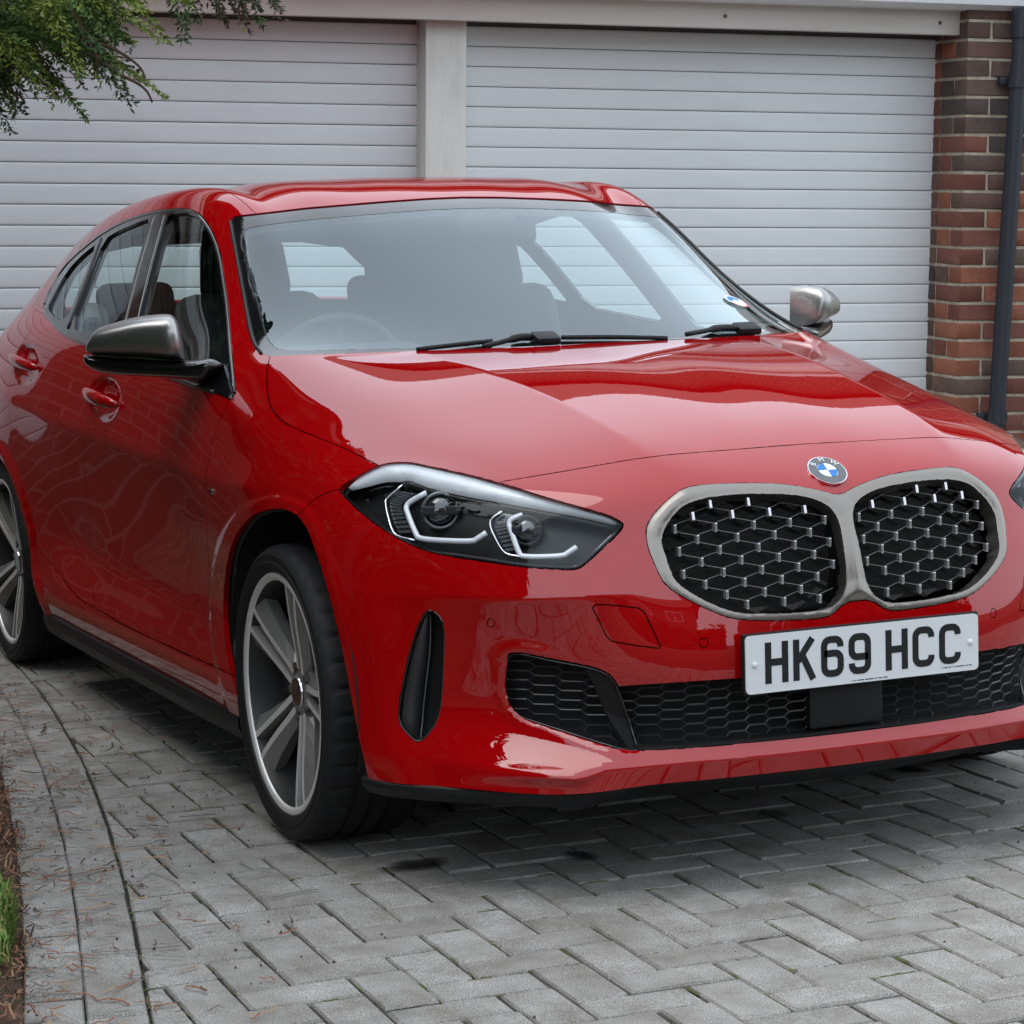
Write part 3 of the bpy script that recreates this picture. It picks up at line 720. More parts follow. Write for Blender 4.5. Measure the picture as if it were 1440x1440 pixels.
for pts in ([(713,930),(718,922),(731,919.5),(777,929.5),(825,938.5),(848,946),(860,954.5),(868,968),(884,1012),(896.5,1054)],[(724,1001),(738,1010),(797,1029.5),(855,1048),(882,1055.5),(897,1055.5)]):
    b=bmesh.new(); add_tube(b,px_line(pts,.003,26),.0022,6); o=bm_obj('duct_trim',b,M['black_gloss'],car,smooth=True); flipo(o)
# ---- splitter
E_=[U(x,y,z=.212) for x,y in ((508,1095),(540,1102),(600,1108),(675,1112.5),(760,1116.5))]+[U(x,y,z=.205) for x,y in ((816,1118),(850,1111),(909,1099.5),(960,1096),(1030,1090.5),(1100,1084.5))]
E_=[Vector(e) for e in E_]+[Vector((E_[-1][0]+.004,E_[-1][1]*.5,.2052)),Vector((E_[-1][0]+.0045,0,.2052))]
Es=spline([tuple(e) for e in E_],40); V=[];F=[]
for e in Es:
    e=Vector(e); n_=Vector((1,-.0,0)); k=min(1,max(0,(-e.y-.35)/.45)); inn=Vector((-1+.5*k,.75*k,0)).normalized()
    V+=[e+inn*.035+Vector((0,0,.03)),e+inn*.012+Vector((0,0,.009)),e,e+Vector((0,0,-.010)),e+inn*.02+Vector((0,0,-.03)),e+inn*.3+Vector((0,0,-.035))]
for i in range(len(Es)-1):
    for k in range(5): F.append([i*6+k,(i+1)*6+k,(i+1)*6+k+1,i*6+k+1])
V=[Vector((v.x,0,v.z)) if i//6==len(Es)-1 else v for i,v in enumerate(V)]
V,F,_=merged(V,F,[[(0,0,1)]*4 for f in F]); o=build('front_splitter',V,F,None,M['black'],car); o.data.polygons.foreach_set('use_smooth',[True]*len(o.data.polygons)); o.data.set_sharp_from_angle(angle=R(40))
# ---- kidney bars and studs
sm_=bmesh.new(); add_box(sm_,(0,0,0),(.012,.0062,.0175),None,.0018); smesh=bpy.data.meshes.new('grille_stud'); sm_.to_mesh(smesh); sm_.free(); smesh.materials.append(M['stud'])
KIs=smooth_poly(KI); wires=bmesh.new(); cells=bmesh.new()
kg=None
studs=[]
for r_ in range(13):
    z=.765-r_*.0208
    for i in range(-8,9):
        y=(i+.5*(r_%2))*.076+.0
        if abs(y)<.035: continue
        p,n_=on_x(-abs(y),z)
        if p is None: continue
        c2=PJ(np.array([[p.x,-abs(y),z]]))
        if not inpoly(c2,KIs)[0] or polydist(c2,KIs,True)[0]<9: continue
        studs.append((Vector((p.x-.016,y,z)),n_))
        for sg in (-1,1):
            y2=y+sg*.038; z2=z+.0208*.75
            a=Vector((p.x-.019,y,z+.007)); q,_=on_x(-abs(y2),z2)
            if q is None or abs(y2)<.02: continue
            c3=PJ(np.array([[q.x,-abs(y2),z2]]))
            if inpoly(c3,KIs)[0] and polydist(c3,KIs,True)[0]>5: add_tube(wires,[a,Vector((q.x-.026,y2,z2))],.0008,4)
            y3=y+sg*.038; z3=z-.0208
kg=bm_obj('kidney_wires',wires,mat('mesh_grey',(.13,.13,.135),.35,.5),car); kg['kind']='stuff'
for c,n_ in studs:
    o=bpy.data.objects.new('grille_stud',smesh); o.location=c; o.rotation_euler=(0,R(-14 if c.z>.72 else 0),0); link(o,kg)
b=bmesh.new()  # black honeycomb webs behind the studs
for r_ in range(14):
    z=.755-r_*.0208
    for i in range(-8,9):
        y=(i+.5*(r_%2)+.5)*.076
        if abs(y)<.03: continue
        p,_=on_x(-abs(y),z)
        if p is None: continue
        c2=PJ(np.array([[p.x,-abs(y),z]]))
        if not inpoly(c2,KIs)[0]: continue
        vs=[b.verts.new((p.x-.05,y+dy,z+dz)) for dy,dz in ((-.030,0),(0,.014),(.030,0),(0,-.014))]; b.faces.new(vs)
o=bm_obj('mesh_webs',b,M['black_gloss'],kg); o['kind']='stuff'
# ---- badge
def disc(bm_,r0,r1,x,n=48,a0=0,a1=2*math.pi):
    ts=np.linspace(a0,a1,n+1); prev=None
    for t in ts:
        if r0>0: cur=(bm_.verts.new((x,r0*math.cos(t),r0*math.sin(t))),bm_.verts.new((x,r1*math.cos(t),r1*math.sin(t))))
        else: cur=(bm_.verts.new((x,0,0)),bm_.verts.new((x,r1*math.cos(t),r1*math.sin(t))))
        if prev: bm_.faces.new([v for v in ((prev[0],prev[1],cur[1],cur[0]) if r0>0 else (prev[0],prev[1],cur[1]))])
        prev=cur
p,n_=on_x(-.001,.790); n_=Vector((n_.x,0,n_.z)).normalized(); p=Vector((p.x,0,.790))
BM_=Matrix(((n_.x,0,-n_.z,p.x),(0,1,0,0),(n_.z,0,n_.x,p.z),(0,0,0,1)))
badge=None
def bpart(name,fn,mt,parent):
    b=bmesh.new(); fn(b); bmesh.ops.remove_doubles(b,verts=b.verts,dist=1e-6); bmesh.ops.transform(b,matrix=BM_,verts=b.verts); return bm_obj(name,b,mt,parent)
def body(b):
    disc(b,0,.0405,.004)
    r=bmesh.ops.extrude_face_region(b,geom=b.faces[:]); bmesh.ops.translate(b,vec=(-.006,0,0),verts=[v for v in r['geom'] if isinstance(v,bmesh.types.BMVert)])
badge=bpart('bonnet_badge',body,M['chrome'],car)
bpart('badge_ring',lambda b:disc(b,.0215,.0385,.0046),mat('badge_grey',(.10,.11,.12),.35),badge)
bw,bb=mat('badge_white',(.75,.77,.80),.3),mat('badge_blue',(.01,.16,.50),.3)
for k,mm in enumerate((bw,bb,bw,bb)): bpart('badge_quarter',lambda b:disc(b,0,.0205,.0046,12,math.pi/2*k,math.pi/2*(k+1)),mm,badge)
for ch,an in (('B',141),('M',90),('W',39)):
    cu=bpy.data.curves.new('t','FONT'); cu.body=ch; cu.size=.0165; cu.align_x='CENTER'; cu.align_y='CENTER'; cu.extrude=.0003
    to=bpy.data.objects.new('t',cu); COL.objects.link(to); dg=bpy.context.evaluated_depsgraph_get(); me=bpy.data.meshes.new_from_object(to.evaluated_get(dg)); bpy.data.objects.remove(to)
    a=R(an); L_=Matrix(((0,0,1,.0052),(1,0,0,0.0300*math.cos(a)),(0,1,0,.0300*math.sin(a)),(0,0,0,1)))@Matrix.Rotation(a-math.pi/2,4,'Z')
    me.transform(BM_@L_); me.materials.append(bw); link(bpy.data.objects.new('badge_letter',me),badge)
# ---- number plate
def stroke(b,pts,w,x0,x1,closed=False):
    P=[Vector((0,p[0],p[1])) for p in pts]; n=len(P); Ls=[];Rs=[]
    for i in range(n):
        a=P[i-1] if (closed or i>0) else None; c=P[(i+1)%n] if (closed or i<n-1) else None
        d1=(P[i]-a).normalized() if a is not None else None; d2=(c-P[i]).normalized() if c is not None else None
        d1=d1 or d2; d2=d2 or d1; pr=lambda d:Vector((0,-d.z,d.y)); m_=(pr(d1)+pr(d2)); m_.normalize(); s_=w/2/max(.3,m_.dot(pr(d1)))
        Ls.append(P[i]+m_*s_); Rs.append(P[i]-m_*s_)
    lv=[b.verts.new((x1,v.y,v.z)) for v in Ls]; rv=[b.verts.new((x1,v.y,v.z)) for v in Rs]; lb=[b.verts.new((x0,v.y,v.z)) for v in Ls]; rb=[b.verts.new((x0,v.y,v.z)) for v in Rs]
    for i in range(n if closed else n-1):
        j=(i+1)%n; b.faces.new((lv[i],lv[j],rv[j],rv[i])); b.faces.new((lb[i],lb[j],lv[j],lv[i])); b.faces.new((rv[i],rv[j],rb[j],rb[i]))
    if not closed: b.faces.new((lb[0],lv[0],rv[0],rb[0])); b.faces.new((lb[-1],lv[-1],rv[-1],rb[-1]))
def arcp(cx,cz,r,a0,a1,n=5): return [(cx+r*math.cos(R(a)),cz+r*math.sin(R(a))) for a in np.linspace(a0,a1,n)]
SW=.0135; hw=.025-SW/2; hh=.0395-SW/2; rr=.0125
def glyph(ch):
    if ch=='H': return [([(-hw,-.0395),(-hw,.0395)],0),([(hw,-.0395),(hw,.0395)],0),([(-hw,0.001),(hw,0.001)],0)]
    if ch=='K': return [([(-hw,-.0395),(-hw,.0395)],0),([(hw-.001,.0395),(-hw+.003,-.0025)],0),([(hw,-.0395),(-.004,.006)],0)]
    if ch=='C': return [(arcp(hw-rr,hh-rr,rr,-12,90)[0:]+arcp(-hw+rr,hh-rr,rr,90,180)+arcp(-hw+rr,-hh+rr,rr,180,270)+arcp(hw-rr,-hh+rr,rr,270,372),0)]
    six=[(arcp(hw-rr,hh-rr,rr,-12,90)+arcp(-hw+rr,hh-rr,rr,90,180)+arcp(-hw+rr,-hh+rr,rr,180,270)+arcp(hw-rr,-hh+rr,rr,270,360)+arcp(hw-rr,.006-rr,rr,0,90)+[(-hw,.006)],0)]
    if ch=='6': return six
    if ch=='9': return [([(-y,-z) for y,z in six[0][0]],0)]
PX=.893
b=bmesh.new(); rp=[(sy*(.26-.009)+.009*math.cos(R(a)),sz*(.0555-.009)+.009*math.sin(R(a))) for sy,sz,a0 in ((1,1,0),(-1,1,90),(-1,-1,180),(1,-1,270)) for a in (a0,a0+30,a0+60,a0+90)]
fr_=[b.verts.new((PX+.00175,y,.449+z)) for y,z in rp]; bk_=[b.verts.new((PX-.00175,y,.449+z)) for y,z in rp]; b.faces.new(fr_); b.faces.new(bk_[::-1])
for i in range(16): b.faces.new((fr_[i],bk_[i],bk_[(i+1)%16],fr_[(i+1)%16]))
m=M['plate']=mat('plate_white',(.72,.74,.75),.3,0,Coat_Weight=.6); m2=M['plate_ink']=mat('plate_black',(.012,.014,.016),.35)
plate=bm_obj('number_plate',b,M['plate'],car)
b=bmesh.new(); add_box(b,(PX-.008,0,.449),(.012,.526,.117),None,.003); bm_obj('plate_holder',b,M['black'],plate)
y=-.219
for ch in 'HK69 HCC':
    if ch==' ': y+=.022; continue
    b=bmesh.new()
    for q_,(pts,cl) in enumerate(glyph(ch)): stroke(b,pts,SW,0,.0008+.00015*q_,bool(cl))
    bmesh.ops.translate(b,vec=(PX+.00175,y+.025,.450),verts=b.verts); bm_obj('plate_character',b,M['plate_ink'],plate); y+=.061
for yy in (-.241,.241):
    b=bmesh.new(); bmesh.ops.create_cone(b,cap_ends=True,segments=14,radius1=.007,radius2=.005,depth=.004); bmesh.ops.rotate(b,matrix=Matrix.Rotation(R(90),3,'Y'),verts=b.verts); bmesh.ops.translate(b,vec=(PX+.003,yy,.449),verts=b.verts); bm_obj('screw_cap',b,M['plate'],plate,smooth=True)
b=bmesh.new()
for y0,y1,zz in ((-.03,.05,.3985),(.175,.245,.404)):
    yq=y0
    while yq<y1:
        wq=random.uniform(.0012,.003); add_box(b,(PX+.0020,yq+wq/2,zz),(.0005,wq,random.uniform(.0016,.0024))); yq+=wq+random.choice((.0007,.0007,.003))
bm_obj('plate_small_print',b,M['plate_ink'],plate)['kind']='stuff'

# ------------------------------------------------------------------ mirrors
mp0=np.array([-.655,-.862,1.0]); mtip=np.array([-.877,-1.048,1.0]); md_=mtip-mp0; mn=np.array([-md_[1],md_[0],0]); mn/=np.linalg.norm(mn)
if mn[0]<0: mn=-mn
def on_pl(x,y,p0=mp0,n=mn):
    d=ray(x,y); return Vector(CAM_C+d*(((p0-CAM_C)@n)/(d@n)))
MB_=np.array([.955,-.29,.02]); MB_/=np.linalg.norm(MB_)
def dome(top,bot,depth,back=.02,n=24,mrows=10,pw=2.6):
    """closed pillow between an upper and a lower pixel curve, bulging towards the front"""
    t=spline(top,n); o_=spline(bot,n); b=bmesh.new(); G=[]
    for i in range(n):
        A=on_pl(*t[i]); B=on_pl(*o_[i]); u_=2*i/(n-1)-1; row=[]
        for j in range(mrows+1):
            v_=2*j/mrows-1; h=max(0,(1-abs(u_)**pw))**.5*max(0,(1-abs(v_)**pw))**.5
            row.append(b.verts.new(A.lerp(B,j/mrows)+Vector(MB_)*depth*h))
        G.append(row)
    for i in range(n-1):
        for j in range(mrows): b.faces.new((G[i][j],G[i+1][j],G[i+1][j+1],G[i][j+1]))
    ring=[G[i][0] for i in range(n)]+[G[-1][j] for j in range(1,mrows+1)]+[G[i][mrows] for i in range(n-2,-1,-1)]+[G[0][j] for j in range(mrows-1,0,-1)]
    low=[b.verts.new(v.co-Vector(MB_)*back) for v in ring]
    for i in range(len(ring)): b.faces.new((ring[i],low[i],low[(i+1)%len(ring)],ring[(i+1)%len(ring)]))
    return b
mb=dome([(117.5,499),(124,500),(160,503),(209,506.5),(250,508),(275,506),(296,504.5),(313,512)],[(117.5,505),(122,514),(135,522),(160,527),(209,530),(250,533),(275,536),(290,539)],.055,.045,28,8,3.2)
mir_r=bm_obj('door_mirror',mb,M['black_gloss'],car,smooth=True); mir_l=flipo(mir_r)
cp=dome([(120.7,491),(124,480),(133.3,465),(148,458),(175,450),(198.3,444.8),(227.2,441.8),(241,443.5),(250,455),(257.5,486)],[(120.9,494),(124,496),(133.3,498.5),(148,500),(175,501.5),(198.3,502.5),(227.2,505),(241,506.3),(250,506.8),(259.5,506.2)],.085,.05,32,12,3.0)
o=bm_obj('mirror_cap',cp,M['mirror_cap'],mir_r,smooth=True); flipo(o,'mirror_cap',mir_l)
b=bmesh.new(); q=[on_pl(*p)-Vector(MB_)*.051 for p in ((126,490),(140,465),(200,447),(240,446),(254,480),(256,520),(200,522),(132,512))]; b.faces.new([b.verts.new(v) for v in q]); o=bm_obj('mirror_glass',b,mat('mirror_silver',(.8,.8,.8),.02,1),mir_r); flipo(o,'mirror_glass',mir_l)
sail=[(296,503),(306,501),(313,509),(319,530),(325,551),(327,561),(313,556),(298,550),(289,541)]
b=bmesh.new(); f_=[b.verts.new(on_cam(x,y,-.010)) for x,y in sail]; k_=[b.verts.new(on_cam(x,y,.012)) for x,y in sail]; b.faces.new(f_); b.faces.new(k_[::-1])
for i in range(len(sail)): b.faces.new((f_[i],k_[i],k_[(i+1)%len(sail)],f_[(i+1)%len(sail)]))
o=bm_obj('mirror_foot',b,M['black_gloss'],mir_r); flipo(o,'mirror_foot',mir_l)
for o in (mir_l,): o.location=(-.06,-.036,.012)
# ------------------------------------------------------------------ handles, belt and glass trims
for pr,((x0,y0),(x1,y1)),w_ in ((dF,((126,550),(166,568)),.020),(dR,((22,501),(52,516)),.018)):
    A,_=cam_hit(x0-2,y0-1); B,_=cam_hit(x1+2,y1+1); n_=Vector((0,-1,0)); b=bmesh.new()
    pts=[A.lerp(B,t)+n_*(.000+.026*math.sin(math.pi*min(1,max(0,t)))**.5) for t in np.linspace(0,1,11)]
    rad=[.007+ (w_-.007)*math.sin(math.pi*t)**.6 for t in np.linspace(0,1,11)]
    add_tube(b,pts,rad,12)
    c=sum(pts,Vector())/11
    for v in b.verts: v.co.y=c.y+(v.co.y-c.y)*.7
    o=bm_obj('door_handle',b,M['paint'],pr[0],smooth=True); flipo(o,'door_handle',pr[1])
def trim(name,pts,rad,mt,parents,behind=-.003,n=40):
    b=bmesh.new(); P3=[p for p in px_line(pts,behind,n) if p is not None]; add_tube(b,P3,rad,8); o=bm_obj(name,b,mt,parents[0],smooth=True); flipo(o,name,parents[1])
M['trim']=mat('shadow_line_trim',(.022,.022,.024),.16,.3,Coat_Weight=.6)
trim('belt_moulding',[(62,437),(78,458),(97,472),(121,484),(165,502.5),(215,520.5),(263,538.5),(300,552)],.0055,M['trim'],wt,-.004,50)
trim('frame_moulding',[(63,428),(71,408),(85,384),(100,366),(119,349),(143,330.5),(168,316),(196,305),(223,298.5),(250,295.5),(266,297),(278,303),(288,314),(299,333),(308,360),(314,397),(319,435),(324,497),(329,552)],.0040,M['trim'],wt,-.003,70)
trim('b_pillar_strip',[(231,304),(208,390),(185,490)],.004,M['trim'],wt,-.004,12); trim('b_pillar_strip',[(217,304),(190,400),(166,492)],.0035,M['trim'],wt,-.003,12)
trim('quarter_divider',[(143,336),(120,400),(96,462)],.005,M['black'],wt,-.002,12)
trim('screen_moulding',[(324,312),(338,388),(354,472),(367,497)],.0045,M['black'],PANELS['side_frame']*2,-.001,20)
# M badge on the wing
p_=PANELS['fender']
A,_n=cam_hit(298,691); b=bmesh.new(); add_box(b,A+Vector((0,-.002,0)),(.030,.004,.011),None,.001); o=bm_obj('wing_badge',b,M['chrome'],p_[0]); flipo(o,'wing_badge',p_[1])
b=bmesh.new()
for k in range(3): add_box(b,A+Vector((-.009+.006*k-.0,-.0045,0)),(.004,.001,.008),Matrix.Rotation(R(-20),3,'Y'))
o=bm_obj('badge_stripes',b,M['black'],p_[0]); flipo(o,'badge_stripes',p_[1])
# ------------------------------------------------------------------ wipers
def wiper(blade,arm,hub):
    b=bmesh.new(); add_tube(b,[cam_hit(x,y,-.012)[0] for x,y in spline(blade,14)],.006,6); w_=bm_obj('wiper',b,M['black'],car,smooth=True)
    b=bmesh.new(); add_tube(b,[cam_hit(x,y,-.020)[0] for x,y in spline(arm,12)],[.006]*6+[.009]*6,8); bm_obj('wiper_arm',b,M['black'],w_,smooth=True)
    c=cam_hit(*hub,-.024)[0]; b=bmesh.new(); add_box(b,c,(.05,.062,.02),Matrix.Rotation(R(20),3,'Y'),.008); bm_obj('wiper_hub',b,M['black'],w_,autosm=50)
wiper([(586,491.5),(640,485),(692,479.5)],[(680,487),(705,481),(730,474.5),(748,474)],(767,475.5))
wiper([(790,474.5),(860,474),(938,475.5)],[(965,470),(990,465.5),(1010,461.5),(1035,461)],(1050,462))
# ------------------------------------------------------------------ sills, liners, floor
for sg in (-1,1):
    b=bmesh.new(); Y=lambda y:sg*y; xs=np.linspace(-.34,-2.22,20); rows=[]
    for i,x in enumerate(xs):
        f=min(1,(i+.0)/2.5,(len(xs)-1-i)/2.5+.2); rows.append([b.verts.new((x,Y(y),z)) for y,z in ((.862,.226),(.872+.010*f,.217),(.874+.012*f,.192),(.862+.008*f,.160),(.80,.150),(.6,.15))])
    for r1,r2 in zip(rows,rows[1:]):
        for k in range(5): b.faces.new((r1[k],r2[k],r2[k+1],r1[k+1]))
    bm_obj('side_skirt',b,M['black'],car,autosm=35)
    for cx in (0,-2.67):
        b=bmesh.new(); rows=[]
        for t in np.linspace(-.25,math.pi+.25,26): rows.append([b.verts.new((cx+(.415)*math.cos(t),Y(y),.32+(.40 if cx==0 else .365)*math.sin(t))) for y in (.862,.60)])
        for r1,r2 in zip(rows,rows[1:]): b.faces.new((r1[0],r2[0],r2[1],r1[1]))
        inner=[r[1] for r in rows]; b.faces.new(inner)
        bm_obj('wheel_liner',b,M['void'],car)
b=bmesh.new(); add_box(b,(-1.33,0,.20),(4.0,1.2,.04)); add_box(b,(-1.33,0,.20),(1.8,1.66,.035)); bm_obj('underbody',b,M['void'],car)
# ------------------------------------------------------------------ wheels
def lathe(b,prof,seg,cx,cz,jit=None):
    rings=[]
    for k in range(seg):
        t=2*math.pi*k/seg; rings.append([b.verts.new((cx+(r-(jit(k,i) if jit else 0))*math.cos(t),y,cz+(r-(jit(k,i) if jit else 0))*math.sin(t))) for i,(r,y) in enumerate(prof)])
    for k in range(seg):
        A,B=rings[k],rings[(k+1)%seg]
        for i in range(len(prof)-1): b.faces.new((A[i],A[i+1],B[i+1],B[i]))
TY=[(0.244, -0.868), (0.256, -0.877), (0.2614, -0.885), (0.2741, -0.89), (0.2795, -0.8905), (0.2813, -0.8885), (0.2958, -0.889), (0.3057, -0.882), (0.3134, -0.87), (0.3164, -0.856), (0.3167, -0.826), (0.3107, -0.824), (0.3107, -0.814), (0.317, -0.812), (0.317, -0.785), (0.3107, -0.783), (0.3107, -0.773), (0.317, -0.771), (0.317, -0.744), (0.3107, -0.742), (0.3107, -0.732), (0.3167, -0.73), (0.3156, -0.69), (0.3093, -0.668), (0.2912, -0.655), (0.244, -0.668)]
def wheel(cx,rot):
    cz=.3185
    b=bmesh.new(); lathe(b,[(.2405,-.8755),(.236,-.858),(.231,-.80),(.228,-.68),(.20,-.67)],96,cx,cz); w_=bm_obj('wheel',b,M['barrel'],car,autosm=40)
    b=bmesh.new(); lathe(b,TY,180,cx,cz,lambda k,i:(.0055 if (k%5==0 and i in (8,9,10,21,22)) else 0)); bm_obj('tyre',b,M['tyre'],w_,autosm=28)
    b=bmesh.new(); lathe(b,[(.2405,-.8755),(.2425,-.8800),(.2490,-.8835),(.2555,-.8825),(.2580,-.879),(.2575,-.870)],96,cx,cz); bm_obj('rim_lip',b,M['rim_face'],w_,autosm=60)
    for s in range(5):
        th=R(rot)+2*math.pi*s/5; er=Vector((math.cos(th),0,math.sin(th))); et=Vector((-math.sin(th),0,math.cos(th))); C0=Vector((cx,0,cz))
        me_v=[];me_f=[];mi=[]
        for sd_ in (-1,1):
            secs=[(.048,.0145,.0075,.015,-.842,.030),(.085,.0165,.0075,.021,-.848,.034),(.13,.0185,.0070,.027,-.858,.040),(.18,.0215,.0065,.034,-.868,.045),(.222,.0255,.0065,.043,-.8745,.045),(.2415,.0285,.0065,.050,-.8765,.040)]
            base=len(me_v)
            for (r_,off,rw,fw,y,dp) in secs:
                for (tt,yy) in ((off-rw,y),(off+rw,y+.0005),(off+fw,y+.016),(off+fw*.8,y+dp),(off-rw-.002,y+dp),(off-rw-.003,y+.012)):
                    p=C0+er*r_+et*(sd_*tt); me_v.append((p.x,yy,p.z))
            for i in range(len(secs)-1):
                for k in range(6):
                    a_=base+i*6+k; c_=base+i*6+(k+1)%6; me_f.append((a_,c_,c_+6,a_+6)); mi.append(0 if k==0 else 1)
            me_f.append(tuple(base+k for k in range(6))[::-1]); mi.append(1)
        # recessed web between the arms
        base=len(me_v)
        for (r_,hw_,yy) in ((.045,.010,-.834),(.10,.013,-.836),(.15,.016,-.842),(.20,.019,-.848),(.238,.022,-.850)):
            for sg in (-1,1):
                p=C0+er*r_+et*(sg*hw_); me_v.append((p.x,yy,p.z))
        me_f+=[(base+2*q,base+2*q+1,base+2*q+3,base+2*q+2) for q in range(4)]; mi+=[2]*4
        o=mesh_obj('spoke',me_v,me_f,None,w_,mats=[M['rim_face'],M['rim_dark'],M['barrel']],mi=mi)
        b=bmesh.new(); b.from_mesh(o.data); bmesh.ops.recalc_face_normals(b,faces=b.faces[:]); b.to_mesh(o.data); b.free()
    b=bmesh.new(); lathe(b,[(.0,-.847),(.030,-.847),(.034,-.843)],32,cx,cz); bmesh.ops.remove_doubles(b,verts=b.verts,dist=1e-5); bm_obj('hub_cap',b,M['black_gloss'],w_,autosm=40)
    b=bmesh.new(); lathe(b,[(.030,-.8475),(.033,-.8478),(.0345,-.845)],32,cx,cz); bm_obj('cap_ring',b,M['chrome'],w_)
    b=bmesh.new(); lathe(b,[(.034,-.843),(.045,-.838),(.066,-.834),(.070,-.80)],40,cx,cz); bm_obj('hub',b,M['rim_dark'],w_,autosm=40)
    for s in range(5):
        th=R(rot)+2*math.pi*(s+.5)/5; b=bmesh.new(); bmesh.ops.create_cone(b,cap_ends=True,segments=6,radius1=.0095,radius2=.0085,depth=.014); bmesh.ops.rotate(b,matrix=Matrix.Rotation(R(90),3,'X'),verts=b.verts); bmesh.ops.translate(b,vec=(cx+.056*math.cos(th),-.838,cz+.056*math.sin(th)),verts=b.verts); bm_obj('wheel_bolt',b,M['disc'],w_)
    b=bmesh.new(); lathe(b,[(.075,-.792),(.172,-.792),(.172,-.768),(.075,-.768)],64,cx,cz); bm_obj('brake_disc',b,M['disc'],w_,autosm=40)
    b=bmesh.new(); prev=None
    for t in np.linspace(R(110),R(190),10):
        cur=[b.verts.new((cx+r_*math.cos(t),y,cz+r_*math.sin(t))) for r_,y in ((.125,-.815),(.195,-.812),(.195,-.75),(.125,-.75))]
        if prev:
            for k in range(4): b.faces.new((prev[k],prev[(k+1)%4],cur[(k+1)%4],cur[k]))
        else: b.faces.new(cur[::-1])
        prev=cur
    b.faces.new(prev); bm_obj('brake_caliper',b,mat('caliper_dark',(.03,.03,.035),.4),w_,autosm=40)
    wl=flipo(w_,'wheel',car)
    for c in list(w_.children): flipo(c,c.name.split('.')[0],wl)
wheel(0,2); wheel(-2.67,-8)
# ------------------------------------------------------------------ cabin
def rbox(name,c,s,mt,parent,rot=None,bev=.04,seg=3,taper=None):
    b=bmesh.new(); bmesh.ops.create_cube(b,size=1)
    for v in b.verts:
        k=1 if not taper or v.co.z<0 else taper
        v.co=Vector((v.co.x*s[0]*(k if taper else 1),v.co.y*s[1]*k,v.co.z*s[2]))
    bmesh.ops.bevel(b,geom=b.edges[:],offset=bev,segments=seg,affect='EDGES',profile=.5)
    Mx=Matrix.Translation(c)@(Matrix.Rotation(R(rot or 0),4,'Y')); bmesh.ops.transform(b,matrix=Mx,verts=b.verts); return bm_obj(name,b,mt,parent,smooth=True)
DC=M['dark_cloth']
for sg in (-1,1):
    s_=rbox('front_seat',(-1.30,sg*.36,.52),(.54,.52,.20),DC,car,-8,.06)
    rbox('seat_back',(-1.66,sg*.36,.82),(.15,.50,.66),DC,s_,-18,.06,3,.86); rbox('headrest',(-1.78,sg*.36,1.205),(.10,.27,.20),DC,s_,-12,.045,3,.88)
    for yy in (-.06,.06):
        b=bmesh.new(); add_tube(b,[(-1.76,sg*.36+yy,1.05),(-1.775,sg*.36+yy,1.15)],.007,8); bm_obj('headrest_post',b,M['chrome'],s_)
rs_=rbox('rear_seat',(-2.30,0,.55),(.50,1.28,.20),DC,car,-6,.06); rbox('seat_back',(-2.60,0,.80),(.16,1.26,.56),DC,rs_,-20,.06)
for yy in (-.42,.42): rbox('headrest',(-2.72,yy,1.10),(.09,.25,.13),DC,rs_,-14,.04)
rbox('parcel_shelf',(-3.0,0,.98),(.46,1.1,.03),DC,car,0,.012)
dsh=rbox('dashboard',(-.74,0,.86),(.50,1.42,.22),M['dash'],car,6,.06); rbox('instrument_hood',(-.86,-.37,.975),(.20,.36,.07),M['dash'],dsh,4,.03); rbox('air_vent_panel',(-.98,.1,.86),(.05,.60,.12),M['dash'],dsh,0,.02)
b=bmesh.new(); swm=Matrix.Translation((-1.05,-.37,.915))@Matrix.Rotation(R(-64),4,'Y')
add_tube(b,[swm@Vector((.180*math.cos(t),.182*math.sin(t),0)) for t in np.linspace(0,2*math.pi,41)[:-1]],.0155,10,closed=True); sw=bm_obj('steering_wheel',b,M['dash'],car,smooth=True)
b=bmesh.new(); bmesh.ops.create_cone(b,cap_ends=True,segments=24,radius1=.07,radius2=.06,depth=.05); bmesh.ops.transform(b,matrix=swm,verts=b.verts); bm_obj('wheel_boss',b,M['dash'],sw,smooth=True)
for a in (0,180,270):
    b=bmesh.new(); add_tube(b,[swm@Vector((.05*math.cos(R(a)+math.pi/2),.05*math.sin(R(a)+math.pi/2),0)),swm@Vector((.18*math.cos(R(a)+math.pi/2),.18*math.sin(R(a)+math.pi/2),0))],.014,8); bm_obj('wheel_spoke',b,M['dash'],sw,smooth=True)
c,_=cam_hit(682,312,.10); cam_h=rbox('camera_housing',c,(.12,.17,.05),M['void'],car,27,.026)
c,_=cam_hit(700,322,.16); rbox('rear_view_mirror',c+Vector((-.02,.01,-.005)),(.03,.21,.062),M['black'],car,-8,.013)
rbox('floor_pan',(-1.5,0,.33),(2.6,1.5,.06),M['dark_cloth'],car,0,.02)
for sg in (-1,1):
    rbox('door_card',(-1.25,sg*.79,.72),(1.1,.05,.5),M['dash'],car,0,.02); rbox('door_card',(-2.0,sg*.79,.72),(.7,.05,.5),M['dash'],car,0,.02)
